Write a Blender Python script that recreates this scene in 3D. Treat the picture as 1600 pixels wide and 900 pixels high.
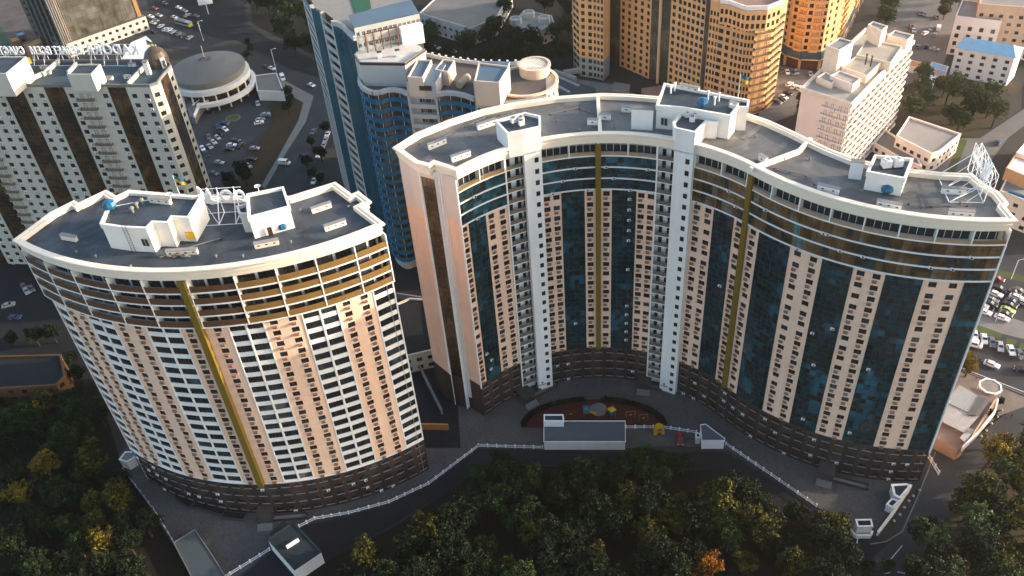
import bpy, math, random
from mathutils import Vector, Matrix
random.seed(7)
sc = bpy.context.scene
for o in list(bpy.data.objects): bpy.data.objects.remove(o)
COL = sc.collection
R_ = math.radians
# ------------------------------------------------------------------ camera
F = 1400.0; H = 200.0
nd = Vector((138.0, -1656.0, -F)).normalized()          # straight down, in camera axes
up = -nd
fw = Vector((0, 0, -1)); fh_ = (fw - fw.dot(up)*up).normalized(); rt = fh_.cross(up)
RM = Matrix((rt, fh_, up))                               # camera axes -> world
cam = bpy.data.cameras.new('camera'); camo = bpy.data.objects.new('camera', cam); COL.objects.link(camo)
camo.matrix_world = Matrix.Translation((0, 0, H)) @ RM.to_4x4()
cam.sensor_width = 36; cam.lens = F/1600*36; cam.clip_start = 1; cam.clip_end = 20000
sc.camera = camo
# ------------------------------------------------------------------ sky, sun, exposure
SUN_EL, SUN_AZ = 13.0, (0.99, 0.0)
HAZE = 0.00019
w = bpy.data.worlds.new('World'); sc.world = w; w.use_nodes = True
wn = w.node_tree.nodes; wl = w.node_tree.links; wn.clear()
sky = wn.new('ShaderNodeTexSky'); sky.sky_type = 'NISHITA'; sky.sun_disc = False
sky.sun_elevation = R_(SUN_EL); sky.sun_rotation = math.atan2(SUN_AZ[0], SUN_AZ[1]); sky.altitude = 100
sky.air_density = 1.0; sky.dust_density = 2.5; sky.ozone_density = 1.0
bg = wn.new('ShaderNodeBackground'); bg.inputs[1].default_value = 0.15
wo = wn.new('ShaderNodeOutputWorld'); wl.new(sky.outputs[0], bg.inputs[0]); wl.new(bg.outputs[0], wo.inputs[0])
sun = bpy.data.lights.new('sun', 'SUN'); sun.energy = 2.9; sun.angle = R_(0.6); sun.color = (1.0, 0.84, 0.68)
suno = bpy.data.objects.new('sun', sun); COL.objects.link(suno)
sd = Vector((SUN_AZ[0], SUN_AZ[1], 0)).normalized()*math.cos(R_(SUN_EL)) + Vector((0, 0, math.sin(R_(SUN_EL))))
suno.rotation_euler = sd.to_track_quat('Z', 'Y').to_euler(); suno.location = (300, -100, 300)
sc.view_settings.view_transform = 'Standard'; sc.view_settings.look = 'None'
sc.view_settings.exposure = 1.8; sc.view_settings.gamma = 1
# ------------------------------------------------------------------ measuring: a point of the photograph at a known height
def ray(x, y): return RM @ Vector((x-800, -(y-450), -F))
def G(x, y, z=0.0):
    r = ray(x, y); t = (z-H)/r.z
    return Vector((r.x*t, r.y*t))
def GL(pts, z=0.0): return [G(x, y, z) for x, y in pts]
def PX(p, z):
    c = RM.transposed() @ Vector((p[0], p[1], z-H))
    return 800+F*c.x/-c.z, 450-F*c.y/-c.z
# ------------------------------------------------------------------ materials
MATS = {}
def newmat(name):
    m = bpy.data.materials.new(name); m.use_nodes = True; n = m.node_tree.nodes
    return m, n, m.node_tree.links, n['Principled BSDF']
def mat(name, col, rough=0.8, var=0.12, scale=0.6, metal=0.0, col2=None, spec=0.3, streak=False):
    if name in MATS: return MATS[name]
    m, n, l, b = newmat(name)
    b.inputs['Roughness'].default_value = rough; b.inputs['Metallic'].default_value = metal
    b.inputs['Specular IOR Level'].default_value = spec
    g = n.new('ShaderNodeNewGeometry')
    mp = n.new('ShaderNodeMapping'); l.new(g.outputs['Position'], mp.inputs[0])
    if streak: mp.inputs['Scale'].default_value = (1, 1, 0.12)
    t = n.new('ShaderNodeTexNoise'); t.inputs['Scale'].default_value = scale; t.inputs['Detail'].default_value = 6
    t.inputs['Roughness'].default_value = 0.7
    l.new(mp.outputs[0], t.inputs[0])
    r = n.new('ShaderNodeMapRange'); r.inputs[1].default_value = 0.3; r.inputs[2].default_value = 0.7
    l.new(t.outputs[0], r.inputs[0])
    mx = n.new('ShaderNodeMix'); mx.data_type = 'RGBA'
    c2 = col2 if col2 else [min(1, c*(1+var)) for c in col]
    c1 = col if col2 else [c*(1-var) for c in col]
    mx.inputs[6].default_value = (*c1, 1); mx.inputs[7].default_value = (*c2, 1)
    l.new(r.outputs[0], mx.inputs[0]); l.new(mx.outputs[2], b.inputs['Base Color'])
    MATS[name] = m; return m
def joints(m, bw, rh, dark):
    """fine panel joints laid by UV over a plain wall colour"""
    n = m.node_tree.nodes; l = m.node_tree.links; b = n['Principled BSDF']; src = b.inputs['Base Color'].links[0].from_socket
    u = n.new('ShaderNodeUVMap'); br = n.new('ShaderNodeTexBrick'); br.offset = 0; br.inputs['Scale'].default_value = 1; br.inputs['Brick Width'].default_value = bw; br.inputs['Row Height'].default_value = rh; br.inputs['Mortar Size'].default_value = .025
    br.inputs['Color1'].default_value = (1, 1, 1, 1); br.inputs['Color2'].default_value = (.95, .94, .93, 1); br.inputs['Mortar'].default_value = (dark, dark, dark, 1); l.new(u.outputs[0], br.inputs[0])
    ml = n.new('ShaderNodeMix'); ml.data_type = 'RGBA'; ml.blend_type = 'MULTIPLY'; ml.inputs[0].default_value = 1; l.new(src, ml.inputs[6]); l.new(br.outputs[0], ml.inputs[7]); l.new(ml.outputs[2], b.inputs['Base Color'])
def glassmat(name, ramp, cell=(1.5, 1.5, 1.1), rough=0.12, uv=True, spec=0.8):
    """one flat tint per pane (curtains, blinds and dark rooms behind the panes, and reflections painted into the tint)"""
    m, n, l, b = newmat(name)
    b.inputs['Roughness'].default_value = rough; b.inputs['Specular IOR Level'].default_value = spec
    if uv:
        src = n.new('ShaderNodeUVMap').outputs[0]
    else:
        src = n.new('ShaderNodeNewGeometry').outputs['Position']
    d = n.new('ShaderNodeVectorMath'); d.operation = 'DIVIDE'; d.inputs[1].default_value = cell; l.new(src, d.inputs[0])
    f = n.new('ShaderNodeVectorMath'); f.operation = 'FLOOR'; l.new(d.outputs[0], f.inputs[0])
    wn_ = n.new('ShaderNodeTexWhiteNoise'); wn_.noise_dimensions = '3D'; l.new(f.outputs[0], wn_.inputs[0])
    no = n.new('ShaderNodeTexNoise'); no.inputs['Scale'].default_value = 0.11; no.inputs['Detail'].default_value = 5
    g2 = n.new('ShaderNodeNewGeometry'); l.new(g2.outputs['Position'], no.inputs[0])
    ad = n.new('ShaderNodeMath'); ad.operation = 'MULTIPLY_ADD'; ad.inputs[1].default_value = 0.30
    l.new(wn_.outputs[0], ad.inputs[0])
    sb = n.new('ShaderNodeMath'); sb.operation = 'MULTIPLY_ADD'; sb.inputs[1].default_value = 1.5; sb.inputs[2].default_value = -0.42
    l.new(no.outputs[0], sb.inputs[0]); l.new(sb.outputs[0], ad.inputs[2])
    cr = n.new('ShaderNodeValToRGB'); cr.color_ramp.interpolation = 'LINEAR'
    e = cr.color_ramp.elements
    while len(e) < len(ramp): e.new(0.5)
    for i, (p, c) in enumerate(ramp): e[i].position = p; e[i].color = (*c, 1)
    l.new(ad.outputs[0], cr.inputs[0]); l.new(cr.outputs[0], b.inputs['Base Color'])
    MATS[name] = m; return m
def stripemat(name, c1, c2, width, mortar=None, rough=0.8):
    """wide vertical stripes of cladding laid by UV (u in metres along the wall)"""
    m, n, l, b = newmat(name); b.inputs['Roughness'].default_value = rough
    uvn = n.new('ShaderNodeUVMap')
    sx = n.new('ShaderNodeSeparateXYZ'); l.new(uvn.outputs[0], sx.inputs[0])
    md = n.new('ShaderNodeMath'); md.operation = 'PINGPONG'; md.inputs[1].default_value = width; l.new(sx.outputs[0], md.inputs[0])
    gt = n.new('ShaderNodeMath'); gt.operation = 'GREATER_THAN'; gt.inputs[1].default_value = width*0.5; l.new(md.outputs[0], gt.inputs[0])
    mx = n.new('ShaderNodeMix'); mx.data_type = 'RGBA'; mx.inputs[6].default_value = (*c1, 1); mx.inputs[7].default_value = (*c2, 1)
    l.new(gt.outputs[0], mx.inputs[0])
    br = n.new('ShaderNodeTexBrick'); br.inputs['Scale'].default_value = 1.0
    br.inputs['Brick Width'].default_value = 0.9; br.inputs['Row Height'].default_value = 0.45; br.inputs['Mortar Size'].default_value = 0.02
    br.inputs['Mortar'].default_value = (0.35, 0.35, 0.35, 1); br.inputs['Color1'].default_value = (1, 1, 1, 1); br.inputs['Color2'].default_value = (0.7, 0.7, 0.7, 1)
    l.new(uvn.outputs[0], br.inputs[0])
    ml = n.new('ShaderNodeMix'); ml.data_type = 'RGBA'; ml.blend_type = 'MULTIPLY'; ml.inputs[0].default_value = 0.8
    l.new(mx.outputs[2], ml.inputs[6]); l.new(br.outputs[0], ml.inputs[7]); l.new(ml.outputs[2], b.inputs['Base Color'])
    MATS[name] = m; return m
def pavemat(name, c1, c2, scale=0.5):
    m, n, l, b = newmat(name); b.inputs['Roughness'].default_value = 0.9
    g = n.new('ShaderNodeNewGeometry')
    br = n.new('ShaderNodeTexVoronoi'); br.inputs['Scale'].default_value = scale; l.new(g.outputs['Position'], br.inputs[0])
    br.feature = 'DISTANCE_TO_EDGE'
    r = n.new('ShaderNodeMapRange'); r.inputs[1].default_value = 0.0; r.inputs[2].default_value = 0.12; l.new(br.outputs[0], r.inputs[0])
    t = n.new('ShaderNodeTexNoise'); t.inputs['Scale'].default_value = 0.12; t.inputs['Detail'].default_value = 8; l.new(g.outputs['Position'], t.inputs[0])
    ma = n.new('ShaderNodeMath'); ma.operation = 'MULTIPLY_ADD'; ma.inputs[1].default_value = 0.4; l.new(r.outputs[0], ma.inputs[0])
    s2 = n.new('ShaderNodeMath'); s2.operation = 'MULTIPLY'; s2.inputs[1].default_value = 1.0; l.new(t.outputs[0], s2.inputs[0]); l.new(s2.outputs[0], ma.inputs[2])
    mx = n.new('ShaderNodeMix'); mx.data_type = 'RGBA'; mx.inputs[6].default_value = (*c1, 1); mx.inputs[7].default_value = (*c2, 1)
    l.new(ma.outputs[0], mx.inputs[0]); l.new(mx.outputs[2], b.inputs['Base Color'])
    MATS[name] = m; return m
def leafmat(name, c1, c2, c3):
    m, n, l, b = newmat(name); b.inputs['Roughness'].default_value = 0.75; b.inputs['Specular IOR Level'].default_value = 0.2
    g = n.new('ShaderNodeNewGeometry')
    t = n.new('ShaderNodeTexNoise'); t.inputs['Scale'].default_value = 0.35; t.inputs['Detail'].default_value = 3; l.new(g.outputs['Position'], t.inputs[0])
    wn_ = n.new('ShaderNodeMath'); wn_.operation = 'MULTIPLY_ADD'; wn_.inputs[1].default_value = 0.35; l.new(g.outputs['Random Per Island'], wn_.inputs[0]); 
    sb = n.new('ShaderNodeMath'); sb.operation = 'MULTIPLY_ADD'; sb.inputs[1].default_value = 1.4; sb.inputs[2].default_value = -0.4; l.new(t.outputs[0], sb.inputs[0]); l.new(sb.outputs[0], wn_.inputs[2])
    cr = n.new('ShaderNodeValToRGB'); e = cr.color_ramp.elements; e.new(0.5)
    for i, (p, c) in enumerate(((0.2, c1), (0.5, c2), (0.85, c3))): e[i].position = p; e[i].color = (*c, 1)
    l.new(wn_.outputs[0], cr.inputs[0]); l.new(cr.outputs[0], b.inputs['Base Color'])
    MATS[name] = m; return m
white = mat('white_render', (0.74, 0.71, 0.67), 0.8, 0.08, 0.4, streak=True)
cream = mat('cream_cornice', (0.78, 0.67, 0.54), 0.8, 0.05, 0.2)
beige = mat('peach_render', (0.79, 0.53, 0.385), 0.85, 0.09, 0.35, streak=True); joints(beige, 2.4, 1.6667, .82)
palewall = mat('pale_panel', (0.62, 0.53, 0.46), 0.85, 0.06, 0.3, streak=True)
gold = mat('ochre_metal', (0.16, 0.105, 0.015), 0.45, 0.08, 0.5)
brownb = stripemat('brown_cladding', (0.030, 0.016, 0.011), (0.056, 0.030, 0.020), 3.4)
railbr = mat('brown_railing_panel', (0.10, 0.05, 0.025), 0.5, 0.15, 0.8)
railgr = mat('taupe_railing_panel', (0.15, 0.115, 0.085), 0.6, 0.15, 0.8)
rail_gold_and_sunlit = mat('gold_and_sunlit_railing_panel', (0.19, 0.105, 0.03), 0.5, 0.12, 0.8)  # gold panels; on the crescent tower, low sun painted onto brown ones
def feltmat(name, c1, c2):
    m, n, l, b = newmat(name); g = n.new('ShaderNodeNewGeometry'); b.inputs['Specular IOR Level'].default_value = 0.4
    t = n.new('ShaderNodeTexNoise'); t.inputs['Scale'].default_value = .07; t.inputs['Detail'].default_value = 9; t.inputs['Roughness'].default_value = .65; t.inputs['Distortion'].default_value = 1.2; l.new(g.outputs['Position'], t.inputs[0])
    r = n.new('ShaderNodeMapRange'); r.inputs[1].default_value = .35; r.inputs[2].default_value = .66; l.new(t.outputs[0], r.inputs[0])
    mx = n.new('ShaderNodeMix'); mx.data_type = 'RGBA'; mx.inputs[6].default_value = (*c1, 1); mx.inputs[7].default_value = (*c2, 1); l.new(r.outputs[0], mx.inputs[0])
    mp = n.new('ShaderNodeMapping'); mp.inputs['Rotation'].default_value = (0, 0, .9); l.new(g.outputs['Position'], mp.inputs[0])
    br = n.new('ShaderNodeTexBrick'); br.inputs['Scale'].default_value = 1; br.inputs['Brick Width'].default_value = 9; br.inputs['Row Height'].default_value = 1.05; br.inputs['Mortar Size'].default_value = .045
    br.inputs['Color1'].default_value = (1, 1, 1, 1); br.inputs['Color2'].default_value = (.86, .87, .88, 1); br.inputs['Mortar'].default_value = (.55, .55, .55, 1); l.new(mp.outputs[0], br.inputs[0])
    ml = n.new('ShaderNodeMix'); ml.data_type = 'RGBA'; ml.blend_type = 'MULTIPLY'; ml.inputs[0].default_value = .8; l.new(mx.outputs[2], ml.inputs[6]); l.new(br.outputs[0], ml.inputs[7])
    # dried puddles
    t2 = n.new('ShaderNodeTexNoise'); t2.inputs['Scale'].default_value = .16; t2.inputs['Detail'].default_value = 3; l.new(g.outputs['Position'], t2.inputs[0])
    r2 = n.new('ShaderNodeMapRange'); r2.inputs[1].default_value = .60; r2.inputs[2].default_value = .64; l.new(t2.outputs[0], r2.inputs[0])
    m3 = n.new('ShaderNodeMix'); m3.data_type = 'RGBA'; m3.inputs[7].default_value = (*[c*1.5 for c in c2], 1); sc3 = n.new('ShaderNodeMath'); sc3.operation = 'MULTIPLY'; sc3.inputs[1].default_value = .35; l.new(r2.outputs[0], sc3.inputs[0]); l.new(sc3.outputs[0], m3.inputs[0]); l.new(ml.outputs[2], m3.inputs[6]); l.new(m3.outputs[2], b.inputs['Base Color'])
    rr = n.new('ShaderNodeMapRange'); rr.inputs[3].default_value = .85; rr.inputs[4].default_value = .45; l.new(r.outputs[0], rr.inputs[0]); l.new(rr.outputs[0], b.inputs['Roughness'])
    MATS[name] = m; return m
roofm = feltmat('blue_grey_roofing', (0.022, 0.030, 0.040), (0.062, 0.074, 0.086)); roofp = feltmat('grey_roofing', (0.085, 0.088, 0.090), (0.175, 0.158, 0.138))
roofw = mat('warm_grey_roofing', (0.20, 0.19, 0.18), 0.85, scale=0.08, col2=(0.30, 0.28, 0.26))
roofg = mat('dark_green_roofing', (0.012, 0.02, 0.023), 0.7, scale=0.2, col2=(0.022, 0.032, 0.036))
darkm = mat('dark_metal', (0.03, 0.03, 0.032), 0.5)
steel = mat('white_steel', (0.78, 0.78, 0.78), 0.4, 0.03)
acm = mat('air_conditioner_white', (0.7, 0.68, 0.64), 0.5, 0.06)
acb = mat('air_conditioner_basket_beige', (0.30, 0.17, 0.11), 0.6, 0.1)
wframe = mat('brown_window_frame', (0.055, 0.035, 0.028), 0.5)
wframew = mat('white_window_frame', (0.7, 0.68, 0.65), 0.5)
bluem = mat('blue_paint', (0.012, 0.10, 0.20), 0.35, 0.15, 2)
yellow = mat('yellow_paint', (0.50, 0.29, 0.01), 0.5, 0.1)
concrete = mat('concrete', (0.17, 0.165, 0.155), 0.9, 0.15, 0.25)
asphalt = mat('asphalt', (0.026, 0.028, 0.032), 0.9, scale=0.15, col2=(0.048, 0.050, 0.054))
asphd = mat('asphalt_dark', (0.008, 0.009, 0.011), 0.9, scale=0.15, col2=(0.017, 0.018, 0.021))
paint = mat('road_paint', (0.6, 0.6, 0.58), 0.8, 0.2, 3)
paving = pavemat('block_paving', (0.017, 0.016, 0.015), (0.085, 0.079, 0.074), 0.8)
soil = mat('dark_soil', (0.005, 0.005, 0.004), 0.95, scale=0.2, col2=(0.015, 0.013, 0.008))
grassm = mat('dry_grass', (0.025, 0.026, 0.012), 0.95, scale=0.25, col2=(0.075, 0.052, 0.03))
lawn = mat('lawn_green', (0.045, 0.06, 0.02), 0.95, scale=0.25, col2=(0.08, 0.10, 0.03))
wglass = glassmat('window_glass', [(0.0, (0.008, 0.010, 0.013)), (0.5, (0.016, 0.020, 0.024)), (0.72, (0.03, 0.05, 0.06)), (0.9, (0.10, 0.12, 0.12))], (2.6, 2.6, 2.9), 0.08, uv=False)
teal = glassmat('teal_curtain_glass', [(0.0, (0.003, 0.007, 0.009)), (0.26, (0.004, 0.014, 0.018)), (0.44, (0.008, 0.040, 0.052)), (0.55, (0.016, 0.015, 0.011)), (0.66, (0.012, 0.06, 0.088)), (0.9, (0.035, 0.14, 0.18))], (1.45, 1.65, 1), 0.10)
tealw = glassmat('amber_reflection_glass', [(0.0, (0.008, 0.014, 0.016)), (0.2, (0.012, 0.05, 0.065)), (0.34, (0.02, 0.02, 0.014)), (0.46, (0.09, 0.045, 0.012)), (0.62, (0.15, 0.09, 0.04)), (0.78, (0.05, 0.22, 0.27))], (1.45, 3.33, 1), 0.10)  # amber stops paint orange reflections, with curtains, into the ring glass
brglass = glassmat('bronze_glass', [(0.0, (0.012, 0.008, 0.005)), (0.35, (0.03, 0.018, 0.009)), (0.6, (0.07, 0.035, 0.012)), (0.95, (0.14, 0.11, 0.06))], (1.4, 1.6, 1), 0.15)
blglass = glassmat('blue_tower_glass', [(0.0, (0.006, 0.035, 0.055)), (0.25, (0.012, 0.085, 0.13)), (0.6, (0.02, 0.12, 0.17)), (0.95, (0.10, 0.11, 0.10))], (1.2, 1.8, 1), 0.15)
# ------------------------------------------------------------------ objects
def tag(o, label=None, cat=None, group=None, kind=None):
    if label: o['label'] = label
    if cat: o['category'] = cat
    if group: o['group'] = group
    if kind: o['kind'] = kind
    return o
def thing(name, label, cat, loc=(0, 0, 0), rz=0.0, group=None):
    o = bpy.data.objects.new(name, None); COL.objects.link(o); o.location = loc; o.rotation_euler = (0, 0, rz)
    o.empty_display_size = 0.5
    return tag(o, label, cat, group)
class MB:
    def __init__(s): s.v = []; s.f = []; s.mi = []; s.uv = []; s.m = []
    def mid(s, m):
        if m not in s.m: s.m.append(m)
        return s.m.index(m)
    def face(s, pts, m, uv=None):
        k = len(s.v); s.v.extend([tuple(p) for p in pts]); s.f.append(list(range(k, k+len(pts)))); s.mi.append(s.mid(m))
        s.uv.append(uv if uv else [(0, 0)]*len(pts))
    def box(s, c, d, m, rz=0.0, tilt=None):
        """box centred at c with size d turned by rz about z"""
        x, y, z = d[0]/2, d[1]/2, d[2]/2; ca, sa = math.cos(rz), math.sin(rz)
        P = []
        for dz in (-z, z):
            for dx, dy in ((-x, -y), (x, -y), (x, y), (-x, y)):
                P.append((c[0]+dx*ca-dy*sa, c[1]+dx*sa+dy*ca, c[2]+dz))
        s.hexa(P, m)
    def hexa(s, P, m):
        k = len(s.v); s.v.extend([tuple(p) for p in P]); i = s.mid(m)
        for q in ((3, 2, 1, 0), (4, 5, 6, 7), (0, 1, 5, 4), (1, 2, 6, 5), (2, 3, 7, 6), (3, 0, 4, 7)):
            s.f.append([k+a for a in q]); s.mi.append(i)
            a = s.v[k+q[0]]; b = s.v[k+q[1]]; c = s.v[k+q[2]]
            wd = math.dist(a, b); hh = math.dist(b, c); u0 = a[0]+a[1]
            s.uv.append([(u0, a[2]), (u0+wd, a[2]), (u0+wd, a[2]+hh), (u0, a[2]+hh)])
    def bar(s, a, b, r, m, n=4):
        a = Vector(a); b = Vector(b); d = (b-a)
        if d.length < 1e-6: return
        d.normalize(); u = d.orthogonal().normalized(); w_ = d.cross(u)
        A = [a+(u*math.cos(t)+w_*math.sin(t))*r for t in [math.pi*2*(i+.5)/n for i in range(n)]]
        B = [p+(b-a) for p in A]
        for i in range(n):
            j = (i+1) % n; s.face([A[i], A[j], B[j], B[i]], m)
        s.face(A[::-1], m); s.face(B, m)
    def prism(s, poly, z0, z1, m, mtop=None):
        poly = ccw(poly); n = len(poly)
        s.face([(p[0], p[1], z1) for p in poly], mtop or m); s.face([(p[0], p[1], z0) for p in poly][::-1], m)
        for i in range(n):
            a, b = poly[i], poly[(i+1) % n]; L = math.dist(a[:2], b[:2])
            s.face([(a[0], a[1], z0), (b[0], b[1], z0), (b[0], b[1], z1), (a[0], a[1], z1)], m, [(0, z0), (L, z0), (L, z1), (0, z1)])
    def lathe(s, c, prof, m, n=24):
        for k in range(len(prof)-1):
            (r0, z0), (r1, z1) = prof[k], prof[k+1]
            for i in range(n):
                a = 2*math.pi*i/n; b = 2*math.pi*(i+1)/n
                q = [(c[0]+r0*math.cos(a), c[1]+r0*math.sin(a), z0), (c[0]+r0*math.cos(b), c[1]+r0*math.sin(b), z0),
                     (c[0]+r1*math.cos(b), c[1]+r1*math.sin(b), z1), (c[0]+r1*math.cos(a), c[1]+r1*math.sin(a), z1)]
                if r0 < 1e-4: q = [q[0], q[2], q[3]]
                elif r1 < 1e-4: q = q[:3]
                s.face(q, m)
    def sweep(s, poly, prof, m, closed=True, uvz=False):
        """sweep a profile [(offset outward, z)] round a ccw outline"""
        if closed: poly = ccw(poly)
        n = len(poly); rings = [[(*q, z) for q in offs(poly, o, closed)] for o, z in prof]
        for k in range(len(prof)-1):
            for i in range(n if closed else n-1):
                j = (i+1) % n
                s.face([rings[k][i], rings[k][j], rings[k+1][j], rings[k+1][i]], m)
    def build(s, name, parent=None, smooth=False, label=None, kind=None, loc=None, data_only=False):
        me = bpy.data.meshes.new(name); me.from_pydata(s.v, [], s.f)
        for m in s.m: me.materials.append(m)
        me.polygons.foreach_set('material_index', s.mi)
        ul = me.uv_layers.new(name='UVMap'); flat = []
        for u in s.uv:
            for a in u: flat.extend(a)
        ul.data.foreach_set('uv', flat)
        if smooth: me.polygons.foreach_set('use_smooth', [True]*len(s.f))
        me.update()
        if data_only: return me
        o = bpy.data.objects.new(name, me); COL.objects.link(o)
        if parent is not None:
            o.parent = parent
            o.matrix_parent_inverse = parent_inv(parent)
        if label: o['label'] = label
        if kind: o['kind'] = kind
        return o
def world_of(o):
    m = Matrix.Translation(o.location) @ o.rotation_euler.to_matrix().to_4x4()
    if o.parent: m = world_of(o.parent) @ o.matrix_parent_inverse @ m
    return m
def parent_inv(p): return world_of(p).inverted()
def area(poly): return sum(poly[i][0]*poly[(i+1) % len(poly)][1]-poly[(i+1) % len(poly)][0]*poly[i][1] for i in range(len(poly)))/2
def ccw(poly):
    poly = [(p[0], p[1]) for p in poly]
    return poly if area(poly) > 0 else poly[::-1]
def offs(poly, d, closed=True):
    n = len(poly); out = []
    for i in range(n):
        p = Vector(poly[i][:2])
        a = Vector(poly[i-1][:2]) if (closed or i > 0) else None
        b = Vector(poly[(i+1) % n][:2]) if (closed or i < n-1) else None
        ns = []
        for u, v in ((a, p), (p, b)):
            if u is None or v is None: continue
            t = (v-u)
            if t.length < 1e-6: continue
            t.normalize(); ns.append(Vector((t.y, -t.x)))
        if len(ns) == 2:
            m = (ns[0]+ns[1]); L = m.length
            if L < 0.3: m = ns[0]; k = 1
            else: m = m/L; k = min(1/max(m.dot(ns[0]), 0.35), 2.2)
        else: m = ns[0]; k = 1
        q = p+m*d*k; out.append((q.x, q.y))
    return out
class Line:
    """a straight or bent path; seen from outside it runs left to right, outside is to the right of its direction"""
    def __init__(s, pts):
        s.P = [Vector(p[:2]) for p in pts]; s.S = [0]
        for a, b in zip(s.P, s.P[1:]): s.S.append(s.S[-1]+(b-a).length)
        s.L = s.S[-1]; s.smooth = False
    def pt(s, q, off=0.0, z=0.0):
        for i in range(len(s.P)-1):
            if q <= s.S[i+1]+1e-6 or i == len(s.P)-2:
                t = (s.P[i+1]-s.P[i]).normalized(); nn = Vector((t.y, -t.x)); p = s.P[i]+t*(q-s.S[i])+nn*off
                return (p.x, p.y, z)
    def nrm(s, q):
        a = Vector(s.pt(q, 0)); b = Vector(s.pt(q, 1)); return (b-a)
class Arcs:
    """chain of arcs (centre, radius, start angle, end angle)"""
    def __init__(s, arcs): s.A = arcs; s.S = [0]; s.smooth = True; s.init()
    def init(s):
        for c, r, a0, a1 in s.A: s.S.append(s.S[-1]+abs(a1-a0)*r)
        s.L = s.S[-1]
    def pt(s, q, off=0.0, z=0.0):
        for i, (c, r, a0, a1) in enumerate(s.A):
            if q <= s.S[i+1] or i == len(s.A)-1:
                sg = 1 if a1 > a0 else -1; a = a0+sg*(q-s.S[i])/r; rr = r+sg*off
                return (c[0]+rr*math.cos(a), c[1]+rr*math.sin(a), z)
    def nrm(s, q):
        a = Vector(s.pt(q, 0)); b = Vector(s.pt(q, 1)); return (b-a)
def s_of_px(path, x, z, lo=0, hi=None):
    hi = path.L if hi is None else hi; best = None
    for i in range(1201):
        q = lo+(hi-lo)*i/1200; d = abs(PX(path.pt(q), z)[0]-x)
        if best is None or d < best[0]: best = (d, q)
    return best[1]
def strip(mb, path, s0, s1, z0, z1, m, off=0.0, off1=None, step=2.2):
    n = max(1, math.ceil((s1-s0)/step)) if path.smooth else 1
    if off1 is None: off1 = off
    cuts = [s0+(s1-s0)*i/n for i in range(n+1)]
    if not path.smooth: cuts = sorted(set([s0, s1]+[q for q in path.S if s0 < q < s1]))
    for a, b in zip(cuts, cuts[1:]):
        mb.face([path.pt(a+(1e-5), off, z0), path.pt(b-1e-5, off, z0), path.pt(b-1e-5, off1, z1), path.pt(a+1e-5, off1, z1)], m, [(a, z0), (b, z0), (b, z1), (a, z1)])
def band(mb, path, s0, s1, z0, z1, o0, o1, m, step=2.2, mtop=None):
    """solid ledge from offset o0 to o1"""
    n = max(1, math.ceil((s1-s0)/step)) if path.smooth else 1
    cuts = [s0+(s1-s0)*i/n for i in range(n+1)]
    if not path.smooth: cuts = sorted(set([s0, s1]+[q for q in path.S if s0 < q < s1]))
    for a, b in zip(cuts, cuts[1:]):
        e = 1e-5
        A = [path.pt(a+e, o1, z0), path.pt(b-e, o1, z0), path.pt(b-e, o0, z0), path.pt(a+e, o0, z0), path.pt(a+e, o1, z1), path.pt(b-e, o1, z1), path.pt(b-e, o0, z1), path.pt(a+e, o0, z1)]
        mb.face([A[0], A[1], A[5], A[4]], m, [(a, z0), (b, z0), (b, z1), (a, z1)])
        mb.face([A[4], A[5], A[6], A[7]], mtop or m); mb.face([A[3], A[2], A[1], A[0]], m)
        mb.face([A[2], A[3], A[7], A[6]], m)
        if a == cuts[0]: mb.face([A[3], A[0], A[4], A[7]], m)
        if b == cuts[-1]: mb.face([A[1], A[2], A[6], A[5]], m)
def walled(mb, path, s0, s1, z0, z1, cols, rows, m, depth=0.22):
    """wall with real openings: cols [(a,b)] by rows [(za,zb)]"""
    q = s0
    for a, b in cols:
        if a > q: strip(mb, path, q, a, z0, z1, m)
        zz = z0
        for za, zb in rows:
            if za > zz: strip(mb, path, a, b, zz, za, m, step=99)
            p = lambda s_, o_, z_: path.pt(s_, o_, z_)
            mb.face([p(a, 0, za), p(b, 0, za), p(b, -depth, za), p(a, -depth, za)], m)
            mb.face([p(a, -depth, zb), p(b, -depth, zb), p(b, 0, zb), p(a, 0, zb)], m)
            mb.face([p(a, 0, za), p(a, -depth, za), p(a, -depth, zb), p(a, 0, zb)], m)
            mb.face([p(b, -depth, za), p(b, 0, za), p(b, 0, zb), p(b, -depth, zb)], m)
            zz = zb
        if zz < z1: strip(mb, path, a, b, zz, z1, m, step=99)
        q = b
    if q < s1: strip(mb, path, q, s1, z0, z1, m)
def win_mesh(w_, h_, fm, n=2, fr=0.09, g=None):
    k = ('win', round(w_, 2), round(h_, 2), fm.name, n, g.name if g else '')
    if k in MESHC: return MESHC[k]
    b = MB(); g = g or wglass
    b.face([(-w_/2, 0.03, 0), (w_/2, 0.03, 0), (w_/2, 0.03, h_), (-w_/2, 0.03, h_)], g)
    for x0, x1, z0, z1 in [(-w_/2, w_/2, 0, fr), (-w_/2, w_/2, h_-fr, h_), (-w_/2, -w_/2+fr, fr, h_-fr), (w_/2-fr, w_/2, fr, h_-fr)]+[(-w_/2+w_*i/n-fr*.4, -w_/2+w_*i/n+fr*.4, fr, h_-fr) for i in range(1, n)]:
        b.box(((x0+x1)/2, 0.0, (z0+z1)/2), (x1-x0, 0.1, z1-z0), fm)
    MESHC[k] = b; return b
MESHC = {}; MESHD = {}
CAMP = Vector((0, 0, H))
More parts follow.
